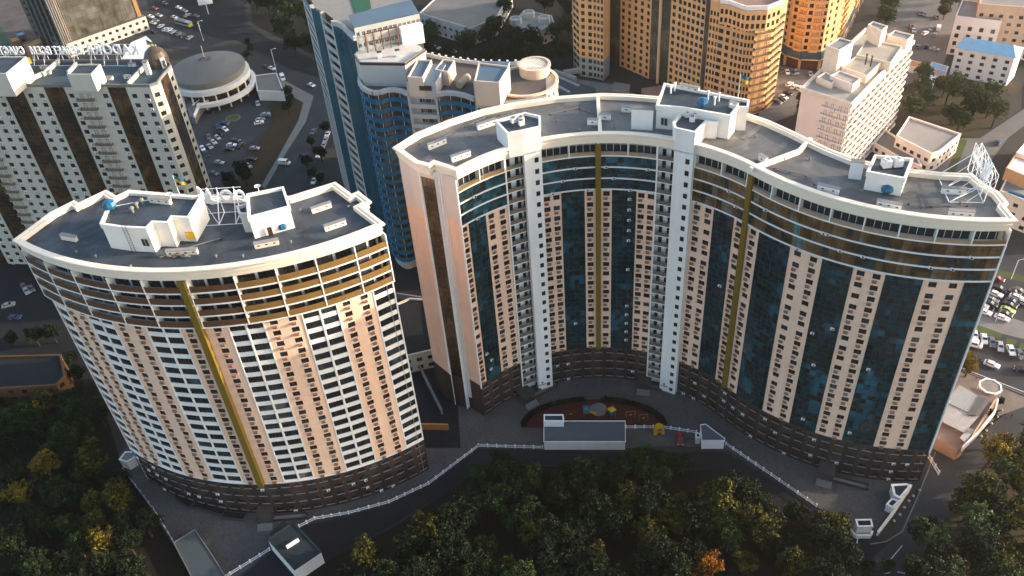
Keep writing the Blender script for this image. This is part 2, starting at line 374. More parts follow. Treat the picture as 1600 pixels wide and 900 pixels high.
class Parts:
    """a repeated part on one thing: the 100 that show largest are objects, the rest one object"""
    def __init__(s, root, name, plural): s.root = root; s.name = name; s.pl = plural; s.items = []
    def add(s, mb, loc, n, extra=None):
        """mb in local axes: x along the wall, -y outward"""
        s.items.append((mb, Vector(loc), math.atan2(n[1], n[0])+math.pi/2))
    def finish(s, cap=100):
        def key(it):
            mb, p, a = it; v = CAMP-p; d = v.length; nn = Vector((math.sin(a), -math.cos(a), 0))
            x, y = PX(p, p.z); vis = -20 < x < 1620 and -20 < y < 920
            fc = nn.dot(v)/d
            return (0 if (vis and fc > 0.02) else 1, d/max(fc, 0.05))
        s.items.sort(key=key)
        for mb, p, a in s.items[:cap]:
            kk = (s.name, id(mb))
            if kk not in MESHD: MESHD[kk] = mb.build(s.name, data_only=True)
            o = bpy.data.objects.new(s.name, MESHD[kk]); COL.objects.link(o)
            o.location = p; o.rotation_euler = (0, 0, a); o.parent = s.root; o.matrix_parent_inverse = parent_inv(s.root)
        rest = s.items[cap:]
        if rest:
            b = MB()
            for mb, p, a in rest:
                ca, sa = math.cos(a), math.sin(a); k = len(b.v)
                b.v.extend([(p.x+v[0]*ca-v[1]*sa, p.y+v[0]*sa+v[1]*ca, p.z+v[2]) for v in mb.v])
                ids = [b.mid(m) for m in mb.m]
                b.f.extend([[i+k for i in f] for f in mb.f]); b.mi.extend([ids[i] for i in mb.mi]); b.uv.extend(mb.uv)
            b.build(s.pl, s.root, kind='stuff')
def ac_mesh(kind):
    if ('ac', kind) in MESHC: return MESHC[('ac', kind)]
    b = MB()
    if kind == 'basket':
        b.box((0, -0.27, 0.0), (1.0, 0.5, 0.06), acb); b.box((0, -0.52, 0.12), (1.0, 0.05, 0.1), acb); b.box((0, -0.52, 0.5), (1.0, 0.05, 0.1), acb)
        for q in (-.4, -.2, 0, .2, .4): b.box((q, -0.52, 0.3), (.05, .04, .4), acb)
        b.box((-0.48, -0.27, 0.3), (0.04, 0.45, 0.5), acb); b.box((0.48, -0.27, 0.3), (0.04, 0.45, 0.5), acb)
        b.box((0, -0.26, 0.22), (0.75, 0.3, 0.36), darkm); b.box((0, -0.27, 0.56), (1.04, 0.54, 0.05), acb)
    else:
        b.box((0, -0.25, 0.3), (0.9, 0.36, 0.6), acm); b.box((0.12, -0.435, 0.3), (0.44, 0.02, 0.44), darkm)
        b.box((0, -0.2, -0.03), (0.8, 0.4, 0.05), darkm)
    MESHC[('ac', kind)] = b; return b
# ------------------------------------------------------------------ ground and roads (setting)
def sheet(name, poly, z, m, kind='structure'):
    b = MB(); poly = ccw(poly); b.face([(p[0], p[1], z) for p in poly], m); return b.build(name, kind=kind)
def ribbon(pts, wid):
    P = [Vector(p[:2]) for p in pts]
    return [Vector(q) for q in offs(P, wid/2, False)] + [Vector(q) for q in offs(P, -wid/2, False)][::-1]
sheet('ground', [(-3000, -800), (3000, -800), (3000, 6000), (-3000, 6000)], -0.3, mat('city_ground', (0.03, 0.029, 0.028), 0.95, scale=0.03, col2=(0.055, 0.05, 0.045)))
yard = [(185, 712), (232, 790), (300, 900), (372, 900), (425, 858), (470, 818), (545, 802), (608, 784), (670, 755), (748, 697), (850, 697), (977, 700), (1035, 697), (1130, 699), (1217, 750), (1275, 790), (1332, 832), (1372, 838), (1420, 770), (1452, 700), (1400, 560), (930, 470), (640, 560), (500, 560), (300, 560)]
sheet('courtyard_paving', GL(yard), -0.05, paving)
woodp = [(-60, 560), (150, 600), (190, 725), (232, 790), (300, 900), (330, 980), (-80, 980)]
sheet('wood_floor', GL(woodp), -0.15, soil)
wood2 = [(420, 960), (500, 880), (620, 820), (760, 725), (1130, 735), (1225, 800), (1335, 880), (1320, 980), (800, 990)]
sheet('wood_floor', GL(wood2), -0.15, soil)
sheet('grass_verge', GL([(1380, 960), (1440, 860), (1500, 790), (1560, 700), (1625, 640), (1720, 700), (1700, 980), (1500, 990)]), -0.15, grassm)
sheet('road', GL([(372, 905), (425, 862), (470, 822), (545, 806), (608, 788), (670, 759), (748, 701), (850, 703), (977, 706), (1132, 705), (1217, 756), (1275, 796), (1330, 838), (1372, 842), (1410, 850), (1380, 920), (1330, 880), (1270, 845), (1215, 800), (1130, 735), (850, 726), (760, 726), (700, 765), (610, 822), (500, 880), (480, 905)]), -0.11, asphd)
sheet('road', GL([(1300, 985), (1340, 890), (1400, 840), (1432, 775), (1460, 705), (1500, 700), (1560, 655), (1620, 615), (1700, 660), (1560, 700), (1500, 775), (1450, 850), (1400, 985)]), -0.10, asphalt)
sheet('street', GL([(1470, 545), (1502, 540), (1700, 615), (1750, 680), (1600, 650), (1480, 600), (1440, 560)]), -0.105, asphalt)
sheet('car_park_surface', GL([(1440, 400), (1545, 380), (1750, 450), (1750, 560), (1600, 545), (1500, 520), (1440, 500)]), -0.115, asphalt)
sheet('pavement', GL([(1505, 470), (1530, 478), (1720, 545), (1720, 560), (1508, 506)]), -0.095, concrete)
sheet('lawn', GL([(1524, 506), (1567, 521), (1562, 530), (1520, 514)]), -0.085, lawn)
sheet('lawn', GL([(1574, 527), (1590, 532), (1585, 541), (1571, 536)]), -0.085, lawn)
sheet('lawn', GL([(1594, 535), (1660, 555), (1660, 565), (1592, 544)]), -0.085, lawn)
sheet('lawn', GL([(1540, 415), (1620, 436), (1620, 446), (1538, 424)]), -0.085, lawn)
sheet('pavement', GL([(1452, 560), (1500, 578), (1620, 628), (1560, 650), (1490, 705), (1462, 700), (1440, 640)]), -0.09, mat('worn_pavement', (0.12, 0.10, 0.085), 0.9, scale=0.3, col2=(0.20, 0.165, 0.14)))
# kerbs of the road at the right
kb = MB()
for pts in ([(1462, 706), (1434, 776), (1410, 830), (1385, 846), (1360, 850)], [(1500, 577), (1560, 601), (1640, 632)], [(1330, 905), (1310, 985)]):
    Q = GL(pts)
    for a, b in zip(Q, Q[1:]):
        d = b-a; kb.box(((a.x+b.x)/2, (a.y+b.y)/2, -0.03), (d.length, 0.3, 0.14), concrete, math.atan2(d.y, d.x))
tag(kb.build('kerb'), kind='structure')
pm = MB()
for a, b in (((1341, 838), (1336, 862)), ((1410, 852), (1378, 890)), ((1462, 884), (1478, 893)), ((1382, 896), (1392, 894)), ((1402, 893), (1416, 896)), ((1517, 455), (1506, 478)), ((1560, 470), (1548, 492)), ((1502, 574), (1600, 612))):
    A, B_ = G(*a), G(*b); d = B_-A; c = (A+B_)/2
    nrm = Vector((-d.y, d.x)).normalized()*0.12
    pm.face([(*(A-nrm), -0.088), (*(B_-nrm), -0.088), (*(B_+nrm), -0.088), (*(A+nrm), -0.088)], paint)
pm.build('road_markings', kind='structure')
# far part of town
sheet('road', GL([(215, -40), (235, 10), (300, 45), (345, 60), (372, 62), (400, 78), (450, 105), (497, 120), (540, 150), (545, 125), (470, 82), (420, 60), (382, 35), (385, -40)]), -0.11, asphd)
sheet('road', GL([(497, 118), (545, 150), (520, 215), (495, 250), (465, 330), (410, 330), (440, 268), (480, 190), (485, 150)]), -0.108, asphalt)
sheet('pavement', GL([(425, 115), (490, 150), (478, 190), (440, 250), (414, 295), (408, 290), (436, 242), (466, 188), (474, 160), (420, 130)]), -0.09, concrete)
sheet('car_park_surface', GL([(225, 40), (300, 45), (310, 60), (300, 80), (240, 70)]), -0.108, asphalt)
sheet('car_park_surface', GL([(300, 180), (330, 150), (385, 150), (415, 165), (425, 185), (392, 225), (370, 260), (345, 300), (300, 320), (290, 250)]), -0.108, asphalt)
sheet('grass_verge', GL([(418, 165), (440, 150), (485, 148), (470, 190), (420, 280), (395, 330), (345, 330), (395, 235), (428, 185)]), -0.1, mat('rusty_scrub', (0.016, 0.014, 0.008), 0.95, scale=0.15, col2=(0.06, 0.032, 0.015)))
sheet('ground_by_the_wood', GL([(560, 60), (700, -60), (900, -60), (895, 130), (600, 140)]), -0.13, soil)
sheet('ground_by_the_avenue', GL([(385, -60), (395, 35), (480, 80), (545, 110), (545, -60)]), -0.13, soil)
sheet('car_park_surface', GL([(1340, 90), (1395, 30), (1400, 0), (1500, -10), (1490, 60), (1470, 110), (1400, 140)]), -0.108, mat('haze_paled_asphalt', (0.12, 0.115, 0.11), 0.9, scale=0.15, col2=(0.17, 0.16, 0.15)))  # asphalt lightened, the bright haze put into its colour
sheet('car_park_surface', GL([(1205, 100), (1270, 110), (1262, 135), (1240, 180), (1180, 200)]), -0.108, MATS['haze_paled_asphalt'])
sheet('road', GL([(1470, 225), (1500, 215), (1530, 216), (1600, 170), (1600, 130), (1650, 130), (1650, 160), (1575, 215), (1490, 330), (1440, 330)]), -0.108, MATS['haze_paled_asphalt'])
sheet('grass_verge', GL([(1395, 150), (1470, 115), (1600, 130), (1560, 190), (1520, 215), (1400, 200)]), -0.1, grassm)
sheet('grass_verge', GL([(1490, 240), (1500, 215), (1512, 218), (1480, 300), (1470, 290)]), -0.09, lawn)
sheet('avenue_pavement', GL([(1335, -40), (1370, -40), (1310, 75), (1290, 100), (1270, 95), (1300, 40)]), -0.1, mat('pink_paving', (0.30, 0.22, 0.17), 0.9, scale=0.2, col2=(0.42, 0.32, 0.25)))
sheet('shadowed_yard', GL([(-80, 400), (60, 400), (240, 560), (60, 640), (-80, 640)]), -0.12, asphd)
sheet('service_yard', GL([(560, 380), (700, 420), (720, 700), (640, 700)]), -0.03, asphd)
# ------------------------------------------------------------------ the two peach towers
FH = 10/3.0
ROWS = [(13+FH*i+1.0, 13+FH*i+2.5) for i in range(17)]
ROWW = [(13+FH*i+0.75, 13+FH*i+2.75) for i in range(17)]
def win_cols(path, P, s0, s1, n, wd, rows, mb, m, z0, z1, depth=0.25, fm=None, lights=2, centers=None, ac=None, acp=None, acfrac=1.0, acside=0):
    step = (s1-s0)/n
    cs = centers or [s0+step*(i+.5) for i in range(n)]
    cols = [(c-wd/2, c+wd/2) for c in cs]
    walled(mb, path, s0, s1, z0, z1, cols, rows, m, depth)
    for c in cs:
        for za, zb in rows:
            P.add(win_mesh(wd, zb-za, fm or wframe, lights), path.pt(c, -depth+0.06, za), path.nrm(c), None)
            if ac and random.random() < acfrac:
                acp.add(ac_mesh(ac), path.pt(c+acside+(random.uniform(-.1, .1) if ac == 'box' else 0), 0.02, za-0.85), path.nrm(c))
def base_floors(path, root, mb, P, AP, s0, s1, doors=()):
    L = s1-s0; n = max(1, round(L/3.4)); st = L/n
    rows = [(3.25*i+1.1, 3.25*i+2.3) for i in range(4)]
    cols = [(s0+st*(i+.5)-1.05, s0+st*(i+.5)+1.05) for i in range(n)]
    walled(mb, path, s0, s1, 0, 13, cols, rows, brownb, 0.2)
    for a, b in cols:
        c = (a+b)/2
        for k, (za, zb) in enumerate(rows):
            P.add(win_mesh(2.1, 1.2, wframe, 3), path.pt(c, -0.14, za), path.nrm(c))
            band(mb, path, a-.1, b+.1, za-0.12, za-0.02, -0.02, 0.14, mat('stone_sill', (0.30, 0.27, 0.24), 0.8), step=99)
            if random.random() < 0.13: AP.add(ac_mesh('box'), path.pt(c+.5, 0.02, za-0.7), path.nrm(c))
def glass_strip(root, path, s0, s1, z0, z1, m, name='curtain_glazing', off=0.05, mull=1.45, rowh=FH, bars=True, fm=None):
    b = MB(); strip(b, path, s0, s1, z0, z1, m, off, step=1.5)
    if bars:
        fm = fm or darkm
        n = max(1, round((s1-s0)/mull))
        for i in range(n+1):
            q = s0+(s1-s0)*i/n; q = min(max(q, s0+.05), s1-.05)
            band(b, path, q-.04, q+.04, z0, z1, off-0.02, off+0.07, fm, step=99)
        k = round((z1-z0)/(rowh/2))
        for i in range(k+1):
            z = z0+(z1-z0)*i/k; band(b, path, s0, s1, max(z0, z-.05), min(z1, z+.05), off-0.02, off+0.055, fm, step=3)
    return b.build(name, root)
def cornice(root, poly, z, parap=1.2, m=None, deck=None, name='cornice', h=3.2, inner=-1.5):
    """stepped cornice with parapet round a roof, and the deck inside it"""
    m = m or cream; b = MB()
    b.sweep(poly, [(-1.6, z-h), (-0.85, z-h), (-0.85, z-h+.35), (-0.7, z-h+.35), (-0.7, z-h*.58), (-0.45, z-h*.55), (-0.45, z-h*.42), (-0.6, z-h*.42), (-0.6, z-h*.3), (-.15, z-h*.2), (-.15, z-h*.14), (0.05, z-h*.12), (0.05, z-.08), (-.12, z), (inner*.5, z), (inner*.5, z-.12), (inner, z-.12), (inner, z-parap)], m)
    o = b.build(name, root)
    d = MB(); d.face([(p[0], p[1], z-parap+0.01) for p in offs(ccw(poly), inner-0.02)], deck or roofm); d.build('roof_deck', root)
    return o
def ventbox(a, b, z, hgt, wd, name, label, group, m=None):
    """low brick vent shaft with a capping slab and small outlets, standing on a roof between two points"""
    a = Vector(a); b = Vector(b); c = (a+b)/2; d = b-a; rz = math.atan2(d.y, d.x)
    t = thing(name, label, 'roof vent', (c.x, c.y, z), rz, group)
    q = MB(); m = m or cream; L = d.length
    q.box((0, 0, hgt/2), (L, wd, hgt), m); k = max(1, int(L/1.6))
    for i in range(k): q.box((-L/2+L*(i+.5)/k, -wd/2-.01, hgt*.55), (0.5, 0.04, 0.3), darkm)
    body = q.build('shaft'); body.parent = t
    q = MB(); q.box((0, 0, hgt+.06), (L+.25, wd+.25, .12), mat('grey_capping', (0.25, 0.23, 0.22), 0.7)); cp = q.build('capping'); cp.parent = t
    return t
# ---- left tower
LC = (-64.6, 219.5); LR = 68.8
lp = Arcs([(LC, LR, R_(-130.3), R_(-57.3))])
def build_left():
    T = thing('apartment_tower', 'peach and white crescent tower with four storeys of brown balconies under its flat roof', 'apartment tower', (-64, 165, 0))
    W = Parts(T, 'window', 'windows'); AC = Parts(T, 'air_conditioner_basket', 'air_conditioner_baskets'); RB = Parts(T, 'air_conditioner', 'air_conditioners')
    S = lambda x: s_of_px(lp, x, 13)
    base = MB(); base_floors(lp, T, base, W, RB, 0, lp.L); base.build('brown_base', T)
    wall = MB()
    bays = [('W', 208.5, 222, 1), ('b', 222, 253.5, 2), ('W', 253.5, 289.5, 2), ('b', 289.5, 334, 2), ('W', 334, 381, 2), ('b', 381, 403.5, 1), ('g', 403.5, 415.5, 0), ('b', 415.5, 444, 1),
            ('W', 444, 492, 2), ('b', 492, 541.5, 2), ('W', 541.5, 588, 2), ('b', 588, 634.5, 2), ('W', 634.5, 657, 1)]
    gs = None
    for k, x0, x1, n in bays:
        s0 = 0 if x0 == 208.5 else S(x0); s1 = lp.L if x1 == 657 else S(x1)
        if k == 'b': win_cols(lp, W, s0, s1, n, 1.75, ROWS, wall, beige, 13, 69.67, ac='basket', acp=AC, lights=2)
        elif k == 'W':
            wd = (s1-s0)/n-0.55
            win_cols(lp, W, s0, s1, n, wd, ROWW, wall, white, 13, 69.67, lights=4, fm=wframe)
            for i in range(n+1):
                q = min(max(s0+(s1-s0)*i/n, s0+.13), s1-.13); band(wall, lp, q-.13, q+.13, 13, 69.67, 0.0, 0.16, white, step=99)
        else:
            strip(wall, lp, s0, s1, 13, 69.67, beige); gs = (s0+s1)/2
    band(wall, lp, 0, lp.L, 12.85, 13.15, -0.1, 0.25, white)
    wall.build('facade_wall', T)
    g = MB(); band(g, lp, gs-.75, gs+.75, 13, 83.2, 0.0, 1.45, gold, step=99); g.build('ochre_fin', T)
    # balcony storeys
    fins = [28, 69, 111, 164, 217, 360, 424, 486, 546]
    fs = [0.12]+[s_of_px(Arcs([(LC, LR+.9, R_(-130.3), R_(-57.3))]), x, 83) for x in fins[1:]]+[lp.L-.12]
    fs = sorted(fs+[gs+1.1])
    back = MB(); strip(back, lp, 0, lp.L, 69.67, 83.2, white, -0.95, step=2.2); back.build('balcony_rear_wall', T)
    slab = MB(); rail = MB(); WN = Parts(T, 'balcony_window', 'balcony_windows')
    for i in range(4):
        z = 69.67+FH*i; band(slab, lp, 0, lp.L, z-0.15, z+0.22, -0.95, 1.15, white)
    for q in fs: band(slab, lp, q-.12, q+.12, 69.6, 83.2, -0.95, 1.2, white, step=99)
    slab.build('balcony_slabs_and_fins', T)
    RP = Parts(T, 'balcony_railing', 'balcony_railings')
    for i in range(4):
        z = 69.67+FH*i
        for a, b in zip(fs, fs[1:]):
            if b-a < 1.6: continue
            mid = (a+b)/2; r = MB(); m = railbr if mid < lp.L*0.60 else rail_gold_and_sunlit  # right hand bays: sunlight on the brown panels painted in as gold
            band(r, lp, a+.12, b-.12, z+0.22, z+1.8, 1.0, 1.08, m, step=1.2); r.build('balcony_railing', T)
            n = max(1, round((b-a)/3.6))
            for k in range(n):
                c = a+(b-a)*(k+.5)/n
                WN.add(win_mesh((b-a)/n-0.7, 2.2, wframe, 4), lp.pt(c, -0.85, z+0.35), lp.nrm(c))
    W.finish(); AC.finish(); RB.finish(); WN.finish()
    # roof outline
    back_ = GL([(79, 330.5), (115, 312.5), (122, 316.5), (165, 296), (180.5, 305.5), (201, 296), (305, 305), (453, 305.5), (523.5, 283.6), (549, 302.5), (559.5, 298), (580.5, 314.5), (565.5, 322)], 86.5)
    fr = [lp.pt(lp.L*i/30, 1.75)[:2] for i in range(31)]
    poly = ccw(fr + [(p.x, p.y) for p in reversed(back_)])
    cornice(T, poly, 86.5)
    b = MB(); wp = offs(poly, -1.6)
    # plain side and rear walls (not the curved front)
    n = len(wp)
    cx = LC
    for i in range(n):
        a, c = wp[i], wp[(i+1) % n]
        ra, rc = math.dist(a, cx), math.dist(c, cx)
        if abs(ra-LR) < 0.7 and abs(rc-LR) < 0.7 and ((a[1]+c[1])/2 < 180): continue
        L = math.dist(a, c); b.face([(*a, 0), (*c, 0), (*c, 83.4), (*a, 83.4)], beige, [(0, 0), (L, 0), (L, 83), (0, 83)])
    e0, e1 = lp.pt(0), lp.pt(lp.L)
    b.build('rear_wall', T)
    return T, poly
TL, polyL = build_left()
# ---- right tower
c1 = Vector((19.49, 145.5)); dj = Vector((0.8395, 0.5437)).normalized(); c2 = c1+dj*(46.1+59.0)
aj = math.atan2(dj.y, dj.x)
rp = Arcs([((c1.x, c1.y), 46.1, R_(132.2), aj), ((c2.x, c2.y), 59.0, aj+math.pi, R_(266.2))])
def x_mid(a, b): return PX(rp.pt((a+b)/2), 13)[0]
def build_right():
    T = thing('apartment_tower', 'long wavy peach tower with dark glass strips and two white lift shafts', 'apartment tower', (45, 180, 0))
    W = Parts(T, 'window', 'windows'); AC = Parts(T, 'air_conditioner', 'air_conditioners'); BW = Parts(T, 'balcony_door', 'balcony_doors')
    S = lambda x: s_of_px(rp, x, 13)
    wall = MB(); base = MB()
    bays = [('b', 751.5, 760.5, 1), ('G', 760.5, 783.3, 0), ('b', 783.3, 813.5, 2), ('L', 813.5, 836.5, 0), ('T', 836.5, 859.5, 0), ('b', 859.5, 885, 2), ('G', 885, 916.5, 0), ('b', 916.5, 931.5, 1),
            ('o', 931.5, 939, 0), ('b', 939, 954, 1), ('G', 954, 987, 0), ('b', 987, 1012.5, 2), ('L', 1012.5, 1036, 0), ('T', 1036, 1061.5, 0), ('b', 1061.5, 1090.5, 2), ('G', 1090.5, 1117.5, 0),
            ('b', 1117.5, 1131, 1), ('o', 1131, 1135.5, 0), ('b', 1135.5, 1150.5, 1), ('G', 1150.5, 1191, 0), ('b', 1191, 1233, 2), ('G', 1233, 1273, 0), ('b', 1273, 1315.5, 2), ('G', 1315.5, 1364, 0), ('b', 1364, 1418, 2), ('G', 1418, 1444, 0)]
    segs = []
    for k, x0, x1, n in bays:
        s0 = 0 if x0 == 751.5 else S(x0); s1 = rp.L if x1 == 1444 else S(x1); segs.append((k, s0, s1, n))
    brk = [0]
    for k, s0, s1, n in segs:
        if k in 'LT': brk.append((s0, s1))
    runs = []; q = 0
    for k, s0, s1, n in segs:
        if k == 'L': runs.append((q, s0))
        if k == 'T': q = s1
    runs.append((q, rp.L))
    for a, b in runs: base_floors(rp, T, base, W, AC, a, b)
    for k, s0, s1, n in segs:
        if k == 'b': win_cols(rp, W, s0, s1, n, 1.7, ROWS, wall, beige, 13, 69.67, ac='basket', acp=AC, acfrac=0.85, acside=-.2)
        elif k == 'G':
            m = teal if s0 < rp.L*0.86 else teal
            glass_strip(T, rp, s0, s1, 13, 69.67, m)
            dens = .75 if abs(x_mid(s0, s1)-970) < 20 else .09
            for i in range(17):
                if random.random() < dens: AC.add(ac_mesh('box'), rp.pt(s0+(s1-s0)*(.72 if dens > .5 else random.uniform(.15, .85)), .14, 13.2+FH*i), rp.nrm(s0))
        elif k == 'o':
            strip(wall, rp, s0, s1, 13, 69.67, beige); c = (s0+s1)/2
            g = MB(); band(g, rp, c-.7, c+.7, 13, 83.2, 0.0, 0.9, gold, step=99); g.build('ochre_fin', T)
        elif k == 'L':
            # open balconies in front of a set back wall
            strip(wall, rp, s0, s1, 0, 84, white, -1.4)
            strip(wall, Line([rp.pt(s0, 0)[:2], rp.pt(s0, -1.4)[:2]]), 0, 1.4, 0, 84, white)
            sl = MB(); band(sl, rp, s0-.15, s0+.2, 2, 84, -1.4, 0.35, white, step=99)
            for i in range(25):
                z = (3.25*i if i < 4 else 13+FH*(i-4))
                if i == 0: continue
                band(sl, rp, s0+.2, s1, z-.16, z+.1, -1.4, 0.25, white)
                r = MB(); band(r, rp, s0+.2, s1, z+.1, z+1.15, 0.14, 0.22, railgr); r.build('balcony_railing', T)
                for f in (0.3, 0.78):
                    c = s0+(s1-s0)*f; BW.add(win_mesh(0.95, 2.1, wframe, 1), rp.pt(c, -1.34, z+.12), rp.nrm(c))
            sl.build('balcony_slabs', T)
        elif k == 'T':
            pth = Line([rp.pt(s0, 0)[:2], rp.pt(s0, 1.5)[:2], rp.pt(s1, 1.5)[:2], rp.pt(s1, 0)[:2]])
            tw = MB(); a = 1.5+(pth.S[2]-1.5)*0.62
            rows = [(1.2, 2.6)]+[((3.25*i if i < 4 else 13+FH*(i-4))+1.0, (3.25*i if i < 4 else 13+FH*(i-4))+2.5) for i in range(1, 25)]
            wc = pth.S[2]-1.35
            walled(tw, pth, 0, pth.L, 0.3, 84, [(wc-.55, wc+.55)], rows, white, 0.2)
            for za, zb in rows: W.add(win_mesh(1.1, zb-za, wframe, 2), pth.pt(wc, -.14, za), pth.nrm(wc))
            # a small emblem and dark nameplate above the door
            d = (pth.S[1]+wc)/2-.4; band(tw, pth, d-1.1, d+1.1, 2.2, 2.5, 0, .06, darkm, step=99); band(tw, pth, d-.25, d+.25, 2.9, 3.5, 0, .06, darkm, step=99)
            tw.build('lift_shaft', T)
    base.build('brown_base', T)
    # glass ring storeys and open top storey
    tops = []
    for a, b in runs:
        for i in range(3):
            z = 69.67+FH*i; glass_strip(T, rp, a, b, z+.2, z+FH, tealw if a > rp.L*.4 else teal, 'ring_glazing', off=0.12)
            band(wall, rp, a, b, z-.12, z+.2, -0.05, 0.42, white)
            for j in range(int((b-a)/9)):
                if random.random() < .6: AC.add(ac_mesh('box'), rp.pt(random.uniform(a+1, b-1), .42, z-.1), rp.nrm((a+b)/2))
        z = 79.67
        band(wall, rp, a, b, z-.12, z+.2, -1.5, 0.42, white)
        strip(wall, rp, a, b, z+.2, 83.4, mat('loggia_glass', (0.03, 0.03, 0.03), 0.2), -1.5)
        n = max(1, round((b-a)/7.5))
        for j in range(n+1):
            q = min(max(a+(b-a)*j/n, a+.15), b-.15); band(wall, rp, q-.14, q+.14, z+.2, 83.4, -1.5, 0.4, white, step=99)
        for j in range(n):
            r = MB(); band(r, rp, a+(b-a)*j/n+.15, a+(b-a)*(j+1)/n-.15, z+.2, z+1.1, 0.25, 0.33, rail_gold_and_sunlit if (a < 3 or j == n-1 and b > 120) else mat('tan_railing_panel', (0.33, 0.22, 0.13), .6)); r.build('loggia_railing', T)
            g_ = MB(); c0 = a+(b-a)*j/n+.3; c1_ = a+(b-a)*(j+1)/n-.3
            band(g_, rp, c0, c1_, z+2.35, z+2.42, -1.45, -1.38, white)
            for q in range(1, 4): qq = c0+(c1_-c0)*q/4; band(g_, rp, qq-.05, qq+.05, z+.2, 83.3, -1.48, -1.4, white, step=99)
            g_.build('loggia_window_frame', T)
    for qa, qb in ((0, .25), (rp.L-.3, rp.L)):
        b = MB(); band(b, rp, qa, qb, 12, 79.6, -.1, .5, white, step=99); b.build('corner_trim', T)
    wall.build('facade_wall', T)
    W.finish(); AC.finish(); BW.finish()
    # roof outline: front from the curve, rear from the photograph's outer edge
    front = []
    for i in range(61):
        q = rp.L*i/60; front.append(rp.pt(q, 1.15)[:2])
    rear = GL([(613, 230), (650, 206.7), (700, 186.7), (753, 170), (800, 160), (867, 150), (940, 145), (985, 146.5), (1030, 150), (1085, 157), (1130, 166), (1170, 176.7), (1200, 186.7), (1240, 204.5), (1267, 218), (1295, 231), (1330, 245), (1375, 256), (1420, 263), (1471, 268.4), (1519, 270.5), (1537, 286), (1561, 299), (1576, 317), (1571.5, 323)], 86.5)
    endn = GL([(646.5, 254), (670.5, 260), (678, 255.5)], 86.5)
    poly = ccw(front+[(p.x, p.y) for p in reversed(rear)]+[(p.x, p.y) for p in endn])
    cornice(T, poly, 86.5, deck=roofp)
    # end wall on the left, and rear walls
    wp = offs(poly, -1.15); 
    k0 = len(front); allp = front+[(p.x, p.y) for p in reversed(rear)]+[(p.x, p.y) for p in endn]
    if area(allp) < 0: allp = allp[::-1]
    wp = offs(allp, -1.15); n = len(wp)
    def near_front(p): return min(math.dist(p, rp.pt(rp.L*i/200)[:2]) for i in range(201)) < 0.6
    rw = MB(); Q = offs([(p.x, p.y) for p in [rear[0]]+endn]+[front[0]], 0, False)
    for i in range(n):
        a, c = wp[i], wp[(i+1) % n]
        if near_front(a) and near_front(c): continue
        mid = ((a[0]+c[0])/2, (a[1]+c[1])/2)
        if mid[0] < -8 and mid[1] < 191.5: continue
        L = math.dist(a, c); rw.face([(*a, 0), (*c, 0), (*c, 84), (*a, 84)], beige, [(0, 0), (L, 0), (L, 83), (0, 83)])
    rw.build('rear_wall', T)
    # the left end: two peach panels with a bronze glass slot between
    E = [Vector(p) for p in offs(ccw(poly), -1.15)]
    e = MB(); A = Vector(rear[0])+Vector((1.1, -.3)); B_ = Vector(endn[0])+Vector((.9, .9)); C_ = Vector(endn[1])+Vector((.7, 1.1)); D_ = Vector(endn[2])+Vector((.5, .9)); E_ = Vector(rp.pt(0, 0)[:2])
    for a, c in ((A, B_), (D_, E_)):
        L = (c-a).length; pth = Line([a, c])
        strip(e, pth, 0, L, 13, 71, beige); strip(e, pth, 0, L, 71, 84, palewall, 0.0); strip(e, pth, 0, L, 0, 13, brownb)
        band(e, pth, 0, L, 70.9, 71.05, -.02, .05, palewall)
    pth = Line([B_, C_]); strip(e, pth, 0, pth.L, 0, 13, brownb, -.4); strip(e, pth, 0, pth.L, 82, 84, palewall)
    pth2 = Line([C_, D_]); strip(e, pth2, 0, pth2.L, 0, 84, white)
    band(e, Line([A, B_]), (B_-A).length-.5, (B_-A).length, 13, 84, -.3, .12, white); band(e, Line([D_, E_]), 0, .9, 5, 84, -.3, .35, white); band(e, Line([D_, E_]), 1.1, 1.5, 5, 84, -.3, .22, white)
    strip(e, Line([B_, Vector(pth.pt(0, -.4)[:2])]), 0, .4, 0, 84, white)
    e.build('end_wall', T)
    glass_strip(T, pth, 0, pth.L, 13, 82, brglass, 'slot_glazing', off=-.4, mull=1.2)
    # white lift shafts rising over the roof
    return T, poly, segs
TR, polyR, segsR = build_right()
# ------------------------------------------------------------------ things on the two roofs
DZ = 85.3
def pent(root, poly, ztop, zbot, name='penthouse', m=None, deck=None, lip=0.35, corn=True, sub=()):
    m = m or mat('penthouse_render', (0.78, 0.73, 0.66), 0.8, 0.04, 0.3, streak=True); b = MB(); poly = ccw(poly)
    prof = [(0, zbot), (0, ztop-1.3), (0.18, ztop-1.2), (0.22, ztop), (-lip, ztop), (-lip, ztop-0.7)] if corn else [(0, zbot), (0, ztop), (-lip, ztop), (-lip, ztop-.5)]
    b.sweep(poly, prof, m)
    b.face([(p[0], p[1], ztop-0.7 if corn else ztop-.5) for p in offs(poly, -lip-.01)], deck or roofm)
    return b.build(name, root)
def wallbox(root, a, b, off, z0, z1, m, name, d=0.08, parent=None):
    """thin panel on a wall between plan points a and b"""
    q = MB(); L = Line([a, b]); band(q, L, 0, L.L, z0, z1, -.02, d, m); return q.build(name, parent or root)
def V2(p): return (p.x, p.y)
